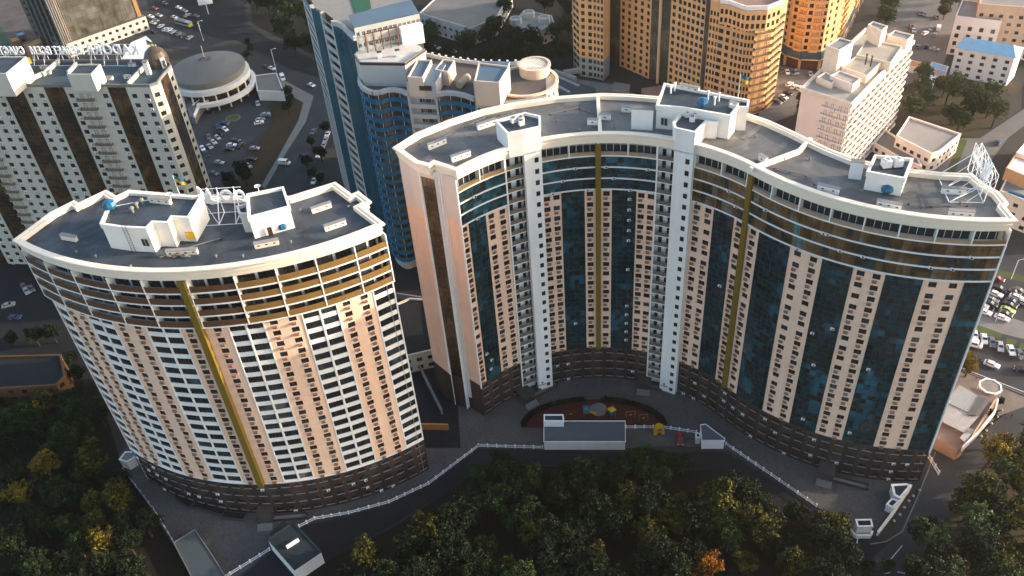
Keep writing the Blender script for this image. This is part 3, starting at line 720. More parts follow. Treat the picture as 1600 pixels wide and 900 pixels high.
# left roof
pa = pent(TL, GL([(157, 349), (192, 354), (228, 355.6), (238, 346), (262, 347), (268, 338), (294, 339), (315, 304), (300, 306.5), (201, 300), (182, 309), (170, 318)], 92), 92, DZ-.1)
a, b = G(205, 356+1, 92), G(213, 358, 92)
q = MB(); p0 = G(212, 357, 92); p1 = G(226, 358, 92); L = Line([p0, p1]); band(q, L, L.L*.1, L.L*.4, 87.4, 89.2, 0, .1, darkm); band(q, L, L.L*.5, L.L*.8, 87.4, 89.2, 0, .1, darkm); q.build('window', pa)
q = MB(); p0 = G(192, 354.5, 92); p1 = G(198, 355.5, 92)
for t in (0, 1):
    pp = p0.lerp(p1, t); q.bar((pp.x, pp.y-.4, DZ), (pp.x, pp.y-.4, 93), .05, darkm)
for i in range(16):
    z = DZ+.3+i*.45; q.bar((p0.x, p0.y-.4, z), (p1.x, p1.y-.4, z), .04, darkm)
q.build('roof_ladder', pa)
q = MB(); c = G(288, 372, 86.5); q.box((c.x+.4, c.y+2.2, 88.6), (3.6, 2.2, 2.4), yellow, .1); q.box((c.x+1.4, c.y+.2, 87.2), (1.6, 1.4, 1.6), yellow, .5); q.build('yellow_awning', pa)
pb = pent(TL, GL([(388, 339), (386, 303), (442, 292), (452, 322)], 91.2), 91.2, DZ-.1)
pent(TL, GL([(374, 333), (370, 322), (386, 318), (388, 333)], 90.5), 90.5, DZ-.1, name='stair_head', m=palewall)
q = MB(); p0, p1 = G(419, 368, DZ), G(429, 366, DZ); L = Line([p0, p1]); band(q, L, .2, L.L-.2, DZ, DZ+2.3, .3, .5, wframe); q.build('door', pb)
def dome(px, py, z, r, label):
    c = G(px, py, z+r*.8); t = thing('blue_ventilator', label, 'roof ventilator', (c.x, c.y, z), 0, 'blue faceted roof ventilators')
    q = MB(); q.lathe((0, 0), [(r*.3, 0), (r*.35, r*.35), (r*.85, r*.45), (r, r*.9), (r*.8, r*1.45), (0, r*1.75)], bluem, 8); o = q.build('hood'); o.parent = t
    q = MB(); q.bar((0, 0, -.1), (0, 0, r*.3), r*.32, darkm, 8); o = q.build('curb'); o.parent = t
dome(171, 321, 91.3, 1.5, 'blue faceted roof ventilator at the rear left of the crescent tower penthouse roof')
dome(441, 353, DZ, 1.25, 'blue faceted roof ventilator beside the door of the small penthouse on the crescent tower')
dome(1098, 160, 91.3, 1.4, 'blue faceted roof ventilator on the wide penthouse roof of the curved tower')
dome(1386, 296, DZ, 1.35, 'blue faceted roof ventilator by the door of the rightmost square penthouse')
lv = [((121, 377), (98, 370+3), 'vent shaft with two capped outlets, near the left point of the crescent roof'),
      ((399, 388), (436, 381), 'vent shaft in front of the small penthouse on the crescent roof'),
      ((488, 333), (518, 323), 'vent shaft nearest the back parapet at the right of the crescent roof'),
      ((508, 361), (541, 350), 'vent shaft nearest the right hand corner of the crescent roof'),
      ((262, 394+5), (310, 396), 'low white vent shaft beside the yellow awning on the crescent roof'),
      ((235, 315), (268, 319), 'white vent shaft standing on the wide penthouse of the crescent tower')]
for (a, b_, t) in lv:
    zz = 91.3 if 'standing on' in t else DZ
    ventbox(G(*a, zz), G(*b_, zz), zz, 1.3, .8, 'vent_shaft', t, 'vent shafts on the crescent roof')
for i, (x, y, tx) in enumerate([(222, 317, 'leftmost of the squat'), (207, 330, 'middle one of the squat'), (214, 323, 'rearmost of the squat')]):
    c = G(x, y, 91.6); t = thing('pipe_vent', tx+' metal pipe vents on the crescent tower penthouse', 'pipe vent', (c.x, c.y, 91.3), 0, 'squat pipe vents on the penthouse')
    q = MB(); q.lathe((0, 0), [(.3, 0), (.3, .9), (.6, 1.0), (.6, 1.3), (0, 1.6)], concrete, 10); o = q.build('pipe'); o.parent = t
def flag(px, py, z, h, label, two=True):
    c = G(px, py, z); t = thing('flag', label, 'flag', (c.x, c.y, z))
    q = MB(); q.bar((0, 0, 0), (0, 0, h), .07, steel, 6); o = q.build('pole'); o.parent = t
    q = MB(); n = 8
    for i in range(n):
        y0 = .25*math.sin(i*1.1); y1 = .25*math.sin((i+1)*1.1); x0 = .08+i*.3; x1 = x0+.3; s = -.16*i
        for za, zb, m in ((h-.1, h-1.0, bluem), (h-1.0, h-1.9, yellow)):
            q.face([(x0, y0, zb+s), (x1, y1, zb+s-.16), (x1, y1, za+s-.16), (x0, y0, za+s)], m)
    o = q.build('cloth'); o.parent = t
flag(282, 308, 86.5, 6, 'yellow and blue flag flying at the back edge of the crescent tower roof')
flag(1153, 157, 91, 7, 'yellow and blue flag flying behind the wide penthouse of the double curved tower')
# bird sign on the crescent roof
A = G(318, 322, 87.2); B_ = G(386, 318, 87.2); d = (B_-A); Ls = d.length; rz = math.atan2(d.y, d.x)
SG = thing('rooftop_sign', 'white rooftop sign with a spread winged bird beside ring letters, seen from its rear lattice', 'rooftop sign', (A.x, A.y, 87.0), rz)
def extr(mb, pts, t, m):
    """outline in x,z extruded in y"""
    n = len(pts); mb.face([(x, -t/2, z) for x, z in pts], m); mb.face([(x, t/2, z) for x, z in pts][::-1], m)
    for i in range(n):
        a, b = pts[i], pts[(i+1) % n]; mb.face([(a[0], -t/2, a[1]), (a[0], t/2, a[1]), (b[0], t/2, b[1]), (b[0], -t/2, b[1])], m)
def bird(mb, ox, oz, k, m):
    extr(mb, [(ox+x*k, oz+z*k) for x, z in [(4.6, .4), (3.0, .1), (1.6, .9), (.6, 2.2), (.1, 3.9), (0, 5.5), (.35, 6.3), (1.1, 5.3), (1.7, 3.9), (2.05, 3.6), (2.3, 4.7), (2.7, 5.6), (3.2, 4.6), (3.4, 3.2), (3.1, 2.0), (3.9, 1.4), (5.2, 1.1), (5.4, .7)]], .4, m)
q = MB(); bird(q, -.3, .4, .82, steel); o = q.build('bird'); o.parent = SG
def ring(mb, cx, cz, rx, rz_, w_, m, t=.35, a0=0, a1=360, n=20):
    for i in range(n):
        a = R_(a0+(a1-a0)*i/n); b = R_(a0+(a1-a0)*(i+1)/n)
        P = []
        for yy in (-t/2, t/2): pass
        o_ = lambda r1, r2, an, yy: (cx+r1*math.cos(an), yy, cz+r2*math.sin(an))
        mb.hexa([o_(rx, rz_, a, -t/2), o_(rx, rz_, b, -t/2), o_(rx-w_, rz_-w_, b, -t/2), o_(rx-w_, rz_-w_, a, -t/2),
                 o_(rx, rz_, a, t/2), o_(rx, rz_, b, t/2), o_(rx-w_, rz_-w_, b, t/2), o_(rx-w_, rz_-w_, a, t/2)], m)
q = MB(); ring(q, 5.9, 2.6, 1.5, 1.6, .55, steel); q.bar((6.6, 0, 2.0), (7.6, 0, .6), .28, steel); o = q.build('letter'); o.parent = SG
q = MB(); ring(q, 9.0, 2.6, 1.0, 1.4, .5, steel, a0=-90, a1=180); q.bar((8.1, 0, .8), (8.1, 0, 4.0), .28, steel); q.bar((9.0, 0, 1.6), (10.0, 0, .9), .28, steel); o = q.build('letter'); o.parent = SG
q = MB()
for x in (.6, 4.4, 8.2):
    q.bar((x, -.4, -1.7), (x, -.4, 5.2), .12, steel); q.bar((x, -.4, 4.4), (x, -5.2, -1.7), .1, steel); q.bar((x, -.4, -1.6), (x, -5.2, -1.6), .1, steel)
for z, y in ((-1.6, -.4), (-1.6, -5.2), (1.2, -.4), (3.4, -.4), (5.0, -.4)): q.bar((.6, y, z), (9.8, y, z), .09, steel)
q.bar((.6, -.4, 1.2), (4.4, -5.2, -1.6), .07, steel)
o = q.build('lattice'); o.parent = SG
# right roof penthouses and shafts
def sT(i): return [(a, b) for k, a, b, n in segsR if k == 'T'][i]
p2 = pent(TR, GL([(1038.7, 130), (1170, 156), (1168.7, 166.7), (1152.7, 166.5), (1141.3, 180), (1100, 173), (1068.7, 167.5), (1026, 164)], 91.8), 91.8, DZ-.1)
q = MB(); L = Line([G(1033, 167, 91.8), G(1045, 169.5, 91.8)]); band(q, L, L.L*.1, L.L*.45, 87, 88.9, 0, .08, darkm); band(q, L, L.L*.55, L.L*.9, 87, 88.9, 0, .08, darkm); q.build('window', p2)
for i, zt in ((0, 90.6), (1, 90.0)):
    s0, s1 = sT(i)
    quad = [rp.pt(s0, 1.5)[:2], rp.pt(s1, 1.5)[:2]]
    if i == 1: quad += [V2(G(1103, 189, zt)), V2(G(1121, 190, zt)), V2(G(1122, 186, zt)), V2(G(1068, 172, zt)), V2(G(1052, 191, zt))]
    else: quad += [V2(G(843.5, 181, zt)), V2(G(820, 175.6, zt)), V2(G(774.4, 187.8, zt)), V2(G(793, 207.5, zt))]
    o = pent(TR, quad, zt, 83.6, name='shaft_head', m=white)
    c = G(*((1080, 184), (797+12, 191))[1-i], zt-.6); 
    t = thing('rooftop_chiller', ('pair of white chiller units with round fans on the left lift shaft head', 'pair of white chiller units with round fans on the taller middle lift shaft head')[i], 'chiller', (c.x, c.y, zt-.69), .4+i*-.6, 'chillers on the shaft heads')
    for dx, dy in ((-.9, .5), (.9, -.1), (.2, -1.6)):
        q = MB(); q.box((dx, dy, .75), (1.3, 1.1, 1.3), acm); q.lathe((dx, dy), [(.45, 1.4), (.45, 1.6), (.3, 1.6), (.3, 1.45)], concrete, 12); q.box((dx, dy, .05), (1.5, 1.3, .1), darkm); u = q.build('unit'); u.parent = t
q = MB(); L = Line([G(790, 226, DZ), G(794, 229, DZ)]); band(q, L, 0.1, L.L, DZ, DZ+2.4, -.1, .2, wframe); q.build('door', TR)
p3 = pent(TR, GL([(1367.5, 242), (1426, 247.4), (1414, 278), (1355.5, 267.5)], 90), 90, DZ-.1)
q = MB(); L = Line([G(1398, 301, DZ), G(1407, 303, DZ)]); band(q, L, .1, L.L-.1, DZ, DZ+2.3, -.1, .15, wframe); q.build('door', p3)
c = G(1394, 254, 90.4); t = thing('rooftop_chiller', 'two big white chiller units on the rightmost square penthouse of the curved tower', 'chiller', (c.x, c.y, 89.32), 0, 'chillers on the shaft heads')
for dx in (-1.2, 1.2):
    q = MB(); q.box((dx, 0, 1.1), (1.9, 1.7, 1.6), acm); q.box((dx, 0, .15), (2.2, 2.0, .3), darkm); q.lathe((dx, 0), [(.7, 1.9), (.7, 2.15), (.5, 2.15), (.5, 1.95)], acm, 12); u = q.build('unit'); u.parent = t
def screen(a, b, h, label):
    A, B_ = G(*a, DZ), G(*b, DZ); c = (A+B_)/2; d = B_-A; t = thing('roof_screen_wall', label, 'screen wall', (c.x, c.y, DZ), math.atan2(d.y, d.x))
    q = MB(); q.box((0, .7, h/2), (d.length, 1.4, h), white); o = q.build('shaft'); o.parent = t
    q = MB(); q.box((0, .7, h+.06), (d.length+.2, 1.6, .12), concrete); o = q.build('capping'); o.parent = t
screen((986, 202), (1019, 204), 5.6, 'tall blank white shaft left of the wide penthouse on the curved roof')
screen((1325, 279), (1345, 281.5), 4.3, 'tall blank white shaft left of the rightmost square penthouse')
rv = [((670, 234), (697, 223), 'at the far left end of the wavy roof, behind its neighbour'), ((706, 253), (735, 243), 'with three outlets at the far left end of the wavy roof'),
      ((746, 203), (776, 193), 'just left of the first lift shaft head'), ((971, 174), (986, 175), 'touching the tall blank white shaft'), ((918, 194), (934, 195), 'left of the white roof divider'),
      ((937, 186), (954, 187), 'right of the white roof divider'), ((1277, 296), (1310, 304), 'in the middle of the right half of the wavy roof'), ((1369, 321), (1407, 329), 'in front of the rightmost square penthouse'),
      ((1470, 301), (1507, 304), 'under the steel sign lattice'), ((1481, 337), (1520, 340), 'nearest the right end corner of the wavy roof'), ((1186, 249), (1197, 256), 'small, beside the slanting roof divider')]
for a, b_, t in rv: ventbox(G(*a, DZ), G(*b_, DZ), DZ, 1.5, .8, 'vent_shaft', 'white vent shaft '+t, 'vent shafts on the wavy roof', white)
ventbox(G(1062, 137, 91.2), G(1092, 144, 91.2), 91.1, 1.3, .8, 'vent_shaft', 'long cream vent shaft on top of the wide penthouse', 'vent shafts on the wavy roof')
ventbox(G(1140, 166, 91.2), G(1152, 170, 91.2), 91.1, 1.5, .8, 'vent_shaft', 'short vent shaft on the right corner of the wide penthouse', 'vent shafts on the wavy roof')
for i, (x, y) in enumerate(((1048, 146), (1054, 142), (1106, 155), (1116, 164), (1123, 158))):
    c = G(x, y, 91.1); t = thing('pipe_vent', ('leftmost', 'second from left', 'middle', 'fourth from left', 'rightmost')[i]+' of five white standpipes on the wide penthouse', 'standpipe', (c.x, c.y, 91.1), 0, 'standpipes on the wide penthouse')
    q = MB(); q.lathe((0, 0), [(.22, 0), (.22, 1.9), (.4, 1.9), (.4, 2.2), (0, 2.3)], steel, 8); o = q.build('pipe'); o.parent = t
for pts, h in (([(934, 153), (938, 214)], .8), ([(1172, 268), (1248, 240), (1266, 221)], .8)):
    Q = GL(pts, DZ); q = MB()
    L = Line(Q); band(q, L, 0, L.L, DZ-.05, DZ+h+.3, -.45, .45, cream); q.build('roof_divider', TR)
for pts in (([(1160, 218), (1190, 197)]),):
    Q = GL(pts, DZ); q = MB(); L = Line(Q); band(q, L, 0, L.L, DZ-.02, DZ+.12, -.7, .7, concrete); q.build('roof_walkway', TR)
# steel sign at the right hand end: seen edge on
a = G(1541, 318, DZ); b_ = G(1522, 268, DZ+1); d = b_-a
SR = thing('rooftop_sign', 'big white steel sign lattice with an edge on bird at the wavy roof right end', 'rooftop sign', (a.x, a.y, DZ), math.atan2(d.y, d.x))
LL = d.length
q = MB(); bird(q, LL*.25, 2.6, .85, steel); o = q.build('bird'); o.parent = SR
q = MB(); ring(q, LL*.9, 4.6, 1.3, 1.6, .5, steel); ring(q, LL*1.15, 4.6, 1.2, 1.5, .5, steel); o = q.build('letters'); o.parent = SR
q = MB()
for i in range(6):
    x = LL*1.2*i/5
    q.bar((x, .6, 0), (x, .6, 7), .11, steel); q.bar((x, -.6, 3), (x, -.6, 7), .08, steel)
    for k in range(3): q.bar((x, .6, 3+k*1.3), (x, -.6, 4.3+k*1.3), .06, steel)
    if i < 5:
        x2 = LL*1.2*(i+1)/5
        for z in (.2, 3, 5, 7): q.bar((x, .6, z), (x2, .6, z), .09, steel)
        q.bar((x, .6, 3), (x2, .6, 5), .07, steel); q.bar((x, -.6, 5), (x2, -.6, 7), .07, steel); q.bar((x, -.6, 7), (x2, -.6, 7), .09, steel); q.bar((x, -.6, 3), (x2, -.6, 3), .09, steel)
for i in (0, 2, 4):
    x = LL*1.2*i/5; q.bar((x, .6, 6.5), (x, 7.5, .2), .12, steel); q.bar((x, .6, .2), (x, 7.5, .2), .12, steel); q.bar((x, .6, 4), (x, 4.2, .2), .09, steel)
q.bar((0, 7.5, .2), (LL*.96, 7.5, .2), .12, steel); q.bar((0, 7.5, .2), (LL*.48, .6, .2), .1, steel); q.bar((LL*.48, 7.5, .2), (LL*.96, .6, .2), .1, steel)
o = q.build('lattice'); o.parent = SR
# ------------------------------------------------------------------ courtyard: fences, huts, garage, playground
def bfence(pts, label, h=1.15, gap=2.6, m=None, name='balustrade_fence'):
    Q = GL(pts); t = thing(name, label, 'fence', (Q[0].x, Q[0].y, -.05), 0, 'white balustrades round the paved yard'); m = m or steel
    r = MB()
    for a, b in zip(Q, Q[1:]):
        for z, w_ in ((.25, .10), (h-.15, .09)): r.bar((a.x, a.y, z), (b.x, b.y, z), w_, m)
        n = max(1, int((b-a).length/.35))
        for i in range(n):
            p = a.lerp(b, (i+.5)/n); r.bar((p.x, p.y, .25), (p.x, p.y, h-.15), .035, m)
    r.build('rails', t)
    for a, b in zip(Q, Q[1:]):
        n = max(1, round((b-a).length/gap))
        for i in range(n+(1 if b == Q[-1] else 0)):
            p = a.lerp(b, i/n); q = MB(); q.box((p.x, p.y, h/2), (.3, .3, h), m); q.lathe((p.x, p.y), [(.1, h), (.22, h+.18), (0, h+.4)], m, 6); q.build('post', t)
bfence([(194, 736), (240, 796), (303, 898)], 'grey blue fence from the white shed along the wood to the sunken roof', m=mat('pale_blue_paint', (0.35, 0.42, 0.48), .5))
bfence([(345, 908), (422, 860)], 'short white balustrade left of the green roofed gatehouse')
bfence([(468, 824), (492, 812), (545, 803), (608, 786), (670, 757), (748, 698)], 'long white balustrade curving past the foot of the crescent tower')
bfence([(748, 698), (848, 701)], 'straight white balustrade between the curving one and the grey roofed garage')
bfence([(978, 669), (1035, 669), (1088, 677)], 'white balustrade behind the dark red car')
bfence([(1134, 695), (1217, 752), (1275, 792)], 'slanting white balustrade right of the triangular booth')
bfence([(1444, 706), (1454, 722), (1466, 742)], 'two bay white balustrade by the right corner of the wavy tower', h=1.6)
def hut(name, label, cat, roof, z, m=None, deck=None, zb=-.05, lip=.3, trim=None, door=None, corn=False):
    Q = GL(roof, z); cx = sum(p.x for p in Q)/len(Q); cy = sum(p.y for p in Q)/len(Q)
    t = thing(name, label, cat, (cx, cy, zb)); poly = ccw([V2(p) for p in Q])
    b = MB(); b.sweep(poly, [(0, zb), (0, z-.25)], m or white); b.build('walls', t)
    b = MB(); b.sweep(poly, [(0, z-.25), (.12, z-.25), (.12, z+.12), (-lip, z+.12), (-lip, z-.12)], trim or m or white); b.build('roof_edge', t)
    b = MB(); b.face([(p[0], p[1], z-.11) for p in offs(poly, -lip-.01)], deck or roofg); b.build('roof', t)
    return t
t = hut('garage', 'long low white garage with a grey blue roof in front of the playground', 'garage', [(850, 658), (976.6, 658), (977, 690), (850, 690)], 3.5, deck=mat('slate_sheet', (.075, .09, .105), .6, .1, .3), lip=.05)
t = hut('stair_hatch', 'small white stair hatch with a glazed top on the left end of the garage roof', 'hatch', [(850, 648), (880, 648), (881, 658), (850, 658)], 6, zb=3.6, deck=mat('hatch_glass', (.02, .04, .06), .15), trim=steel)
hut('guard_booth', 'white guard booth with a grey triangular roof beside the dark red car', 'booth', [(1094.8, 664), (1102.6, 663), (1132.6, 685.5), (1132, 688), (1097, 688)], 3.6, deck=MATS['slate_sheet'], lip=.05)
hut('electric_cabinet', 'narrow white cabinet against the left wall of the triangular booth', 'cabinet', [(1087, 676), (1094, 677), (1094.5, 684), (1087, 684)], 2.6)
t = hut('gatehouse', 'white gatehouse with a dark green flat roof below the crescent tower', 'gatehouse', [(418.5, 842.5), (460, 890), (501.5, 862), (458, 815.5)], 5, deck=roofg, trim=roofg)
q = MB(); A = G(448, 856, 5.1); B_ = G(467, 844, 5.1); d = B_-A; c = (A+B_)/2; q.box((c.x, c.y, 5.35), (d.length, .6, .9), white, math.atan2(d.y, d.x)); q.build('roof_vent', t)
q = MB(); P = GL([(420, 835), (444, 812), (452, 822), (430, 838)], 3.2); q.prism([V2(p) for p in P], 3.0, 3.2, roofg); q.build('canopy', t)
t = hut('gatehouse', 'small white gatehouse with a dark recessed roof at the lower right gate', 'gatehouse', [(1337, 812), (1361, 811.6), (1363.5, 822.5), (1340, 823)], 3.5, deck=mat('dark_roof_glass', (.012, .015, .03), .2))
def lowwall(pts, label, h=1.6, wd=.45, m=None, z0=-.05, name='boundary_wall', grp=None):
    Q = GL(pts, z0+h); t = thing(name, label, 'wall', (Q[0].x, Q[0].y, z0), 0, grp); q = MB(); L = Line(Q)
    band(q, L, 0, L.L, z0, z0+h-.1, -wd/2, wd/2, m or white); q.build('wall', t)
    q = MB(); band(q, L, 0, L.L, z0+h-.1, z0+h, -wd/2-.08, wd/2+.08, m or cream); q.build('coping', t)
lowwall([(1372, 831), (1398, 797), (1424, 757)], 'cream boundary wall slanting up from the lower right gatehouse to the curved tower')
lowwall([(1329, 826), (1337, 836), (1361, 836), (1363, 829)], 'low white wall wrapped round the lower right gatehouse', h=1.2)
hut('ramp_canopy', 'grey green canopy with white edges over the ramp at the tower foot', 'canopy', [(1393, 757), (1417, 756), (1424, 758.5), (1407, 779), (1396.5, 773.5)], 3, lip=.5)
hut('ramp_canopy', 'smaller canopy with a white gable below the ramp canopy by the slanting wall', 'canopy', [(1385, 788), (1393, 779), (1405, 783), (1395, 793)], 2.6, lip=.3)
hut('sunken_car_park_roof', 'flat grey green roof of a sunken car park at the lower left', 'roof', [(271.5, 847.5), (304.5, 827.5), (339, 879), (375, 940), (330, 960)], 1.6, deck=mat('grey_green_sheet', (.06, .075, .08), .6, .08, .2), m=concrete, lip=.1)
t = hut('shed', 'small white shed at the left foot of the crescent tower, by the wood', 'shed', [(186, 722-4), (196, 706), (212, 706), (210, 715), (198, 722)], 3.5, deck=concrete)
def porch(px, py, rz, label):
    c = G(px, py); t = thing('entrance_porch', label, 'porch', (c.x, c.y, -.05), rz, 'brown porches at the foot of the towers')
    br = mat('brown_porch', (.055, .045, .04), .6)
    q = MB(); q.box((0, .2, 3.1), (4.2, 6.0, .25), br); o = q.build('roof'); o.parent = t
    q = MB()
    for sx in (-1.9, 1.9): q.box((sx, -2.6, 1.5), (.25, .25, 3.0), br)
    o = q.build('columns'); o.parent = t
    q = MB()
    for i in range(5): q.box((0, -3.2-i*.35, .45-i*.09), (4, .36, .9-i*.18), concrete)
    o = q.build('steps'); o.parent = t
    q = MB(); q.box((6.5, -.4, .5), (9, .2, 1.1), br); q.box((6.5, -2.0, .4), (9, .2, .9), br); q.box((11, -1.2, .5), (.2, 1.8, 1.0), br); q.box((6.5, -1.2, .15), (8.9, 1.4, .3), concrete); o = q.build('ramp'); o.parent = t
porch(820, 622, .55, 'brown porch with steps and ramp under the left white lift shaft')
porch(1007, 600, -.25, 'brown porch with steps and ramp under the middle white lift shaft')
porch(1290, 740, -.45, 'brown porch with steps at the right foot of the wavy tower')
porch(418, 806, .0, 'brown porch at the foot of the crescent tower above the gatehouse')
for pts, tx in (([(278, 776), (300, 792)], 'leftmost'), ([(305, 790), (352, 803)], 'middle'), ([(350, 806), (384, 810)], 'rightmost')):
    A, B_ = GL(pts); d = B_-A; c = (A+B_)/2; t = thing('planter', tx+' dark planter box along the foot of the crescent tower', 'planter', (c.x, c.y, -.05), math.atan2(d.y, d.x), 'dark planters by the crescent tower')
    q = MB(); q.box((0, 0, .45), (d.length, 2.0, .9), mat('dark_planter', (.05, .055, .06), .8)); o = q.build('box'); o.parent = t
    q = MB(); q.box((0, 0, .93), (d.length-.3, 1.7, .08), soil); o = q.build('soil'); o.parent = t
lowwall([(657, 662), (700, 663)], 'ochre rendered wall closing the gap between the two peach towers', h=2.4, m=mat('ochre_render', (.35, .17, .05), .8), name='boundary_wall')
def car_like(): pass
# playground
def ellp(cx, cy, rx, ry, a0, a1, n=28): return [G(cx+rx*math.cos(R_(a0+(a1-a0)*i/n)), cy-ry*math.sin(R_(a0+(a1-a0)*i/n))) for i in range(n+1)]
sheet('playground_surface', ellp(928, 668, 112, 44, 0, 180), -.03, mat('dark_red_rubber', (.05, .012, .010), .9, scale=.4, col2=(.09, .02, .016)))
hm = leafmat('hedge_leaf', (.005, .008, .004), (.012, .016, .008), (.022, .028, .012))
def leafbox(mb, p, r, n, m, rng, sz=.22):
    for i in range(n):
        v = Vector((rng.gauss(0, 1), rng.gauss(0, 1), rng.gauss(0, 1)))
        v.normalize(); c = Vector(p)+Vector((v.x*r[0], v.y*r[1], v.z*r[2]))*rng.uniform(.75, 1.0)
        u = Vector((rng.gauss(0, 1), rng.gauss(0, 1), rng.gauss(0, 1))).normalized(); w_ = u.orthogonal().normalized(); h_ = u.cross(w_)
        s = sz*rng.uniform(.7, 1.4)
        mb.face([c-w_*s, c+h_*s*.6, c+w_*s, c-h_*s*.6], m)
rng = random.Random(3)
hedg = MB()
for part in ((6, 82), (98, 176)):
    P = ellp(928, 668, 110, 43, part[0], part[1], 36)
    for p in P: leafbox(hedg, (p.x, p.y, .5), (1.0, 1.0, .6), 60, hm, rng)
    L = Line([V2(p) for p in P][::-1]); band(hedg, L, 0, L.L, -.05, .8, -.55, .55, hm)
tag(hedg.build('hedge'), 'dark clipped hedge ringing the playground in two arcs', 'hedge', kind=None)
pm_ = [mat('play_red', (.35, .02, .02), .5), mat('play_green', (.05, .22, .06), .5), bluem, yellow, mat('play_orange', (.6, .2, .02), .5)]
def playset(px, py, rz, label, c=0):
    p = G(px, py); t = thing('play_tower', label, 'play tower', (p.x, p.y, 0), rz, 'play equipment in the courtyard')
    q = MB()
    for sx in (-.8, .8):
        for sy in (-.8, .8): q.bar((sx, sy, 0), (sx, sy, 3), .07, pm_[c], 6)
    q.box((0, 0, 1.3), (1.7, 1.7, .1), pm_[(c+1) % 5]); o = q.build('frame'); o.parent = t
    q = MB(); q.face([(-1, -1, 3), (1, -1, 3), (0, 0, 3.9)], pm_[(c+2) % 5]); q.face([(1, -1, 3), (1, 1, 3), (0, 0, 3.9)], pm_[(c+2) % 5]); q.face([(1, 1, 3), (-1, 1, 3), (0, 0, 3.9)], pm_[(c+2) % 5]); q.face([(-1, 1, 3), (-1, -1, 3), (0, 0, 3.9)], pm_[(c+2) % 5]); o = q.build('roof'); o.parent = t
    q = MB(); q.hexa([(.9, -.4, 1.2), (3, -.4, .1), (3, .4, .1), (.9, .4, 1.2), (.9, -.4, 1.35), (3, -.4, .25), (3, .4, .25), (.9, .4, 1.35)], pm_[(c+3) % 5]); o = q.build('slide'); o.parent = t
playset(916, 648, 0, 'blue roofed play tower left of the paved circle', 0); playset(956, 650, 2, 'green play tower right of the paved circle', 1)
def swing(px, py, label, c):
    p = G(px, py); t = thing('swing', label, 'swing', (p.x, p.y, 0), 0, 'play equipment in the courtyard')
    q = MB()
    for x in (-1.3, 1.3): q.bar((x, -.6, 0), (x, 0, 2), .06, pm_[c]); q.bar((x, .6, 0), (x, 0, 2), .06, pm_[c])
    q.bar((-1.3, 0, 2), (1.3, 0, 2), .06, pm_[c]); o = q.build('frame'); o.parent = t
    q = MB(); q.box((0, 0, .5), (.9, .3, .06), pm_[3]); q.bar((-.4, 0, .5), (-.4, 0, 2), .02, darkm); q.bar((.4, 0, .5), (.4, 0, 2), .02, darkm); o = q.build('seat'); o.parent = t
swing(892, 649, 'red swing frame near the stair hatch', 0); swing(985, 650, 'orange swing at the right part of the playground', 4); swing(1005, 655, 'small green swing furthest right in the playground', 1)
p = G(935, 640); q = MB(); q.lathe((p.x, p.y), [(0, .0), (2.6, .0), (2.6, .12), (0, .14)], concrete, 20); tag(q.build('paved_circle'), kind='structure')
p = G(1029, 676); t = thing('bouncy_arch', 'bright yellow tent shaped arch on the drive beside the dark red car', 'arch', (p.x, p.y, 0))
q = MB(); ext = [(-1.5, 0), (-1.4, 1.6), (-.7, 3.0), (.2, 3.4), (1.0, 2.8), (1.5, 1.4), (1.6, 0), (.6, 0), (.5, .9), (-.4, 1.0), (-.5, 0)]; extr(q, ext, 1.6, yellow); o = q.build('body'); o.parent = t
q = MB(); q.box((.1, -.83, 2.0), (1.2, .04, .7), wframe); o = q.build('panel'); o.parent = t

# clutter on the roofs: pipes, cable trays, a heap of boards
def pipe(pts, z, r, label, m=None):
    Q = GL(pts, z); t = thing('roof_pipe', label, 'pipe', (Q[0].x, Q[0].y, z-.3)); q = MB()
    for a, b in zip(Q, Q[1:]): q.bar((a.x, a.y, z), (b.x, b.y, z), r, m or concrete, 6)
    q.build('run', t); q = MB()
    for a, b in zip(Q, Q[1:]):
        n = max(1, int((b-a).length/3))
        for i in range(n): p = a.lerp(b, i/n); q.box((p.x, p.y, z-.2), (.3, .3, .35), darkm)
    q.build('blocks', t)
pipe([(345, 372), (300, 385), (250, 402)], DZ+.3, .12, 'thin pale pipe running along the front of the crescent tower roof')
pipe([(180, 322), (235, 312)], 91.6, .12, 'thin pipe across the left of the crescent tower penthouse roof', steel)
pipe([(860, 178), (905, 168), (925, 176)], DZ+.3, .1, 'thin bent pipe left of the straight roof divider')
pipe([(690, 215), (760, 182), (800, 176)], DZ+.3, .1, 'thin pipe behind the first lift shaft head on the wavy roof')
pipe([(1210, 262), (1260, 275), (1300, 312)], DZ+.3, .12, 'thin pipe right of the slanting roof divider')
pipe([(1420, 318), (1455, 322), (1540, 320)], DZ+.3, .1, 'thin pipe crossing the right end of the wavy roof')
rr_ = random.Random(5); c = G(285, 400, DZ); t = thing('board_heap', 'heap of timber boards and sheets on the crescent roof below the yellow awning', 'heap', (c.x, c.y, DZ))
q = MB()
for i in range(9): q.box((rr_.uniform(-1.6, 1.6), rr_.uniform(-1, 1), .12+i*.08), (rr_.uniform(1.5, 3), rr_.uniform(.3, 1.1), .07), rr_.choice([MATS['grey_capping'], concrete, mat('old_timber', (.16, .10, .06), .9)]), rr_.uniform(0, 3))
o = q.build('boards'); o.parent = t
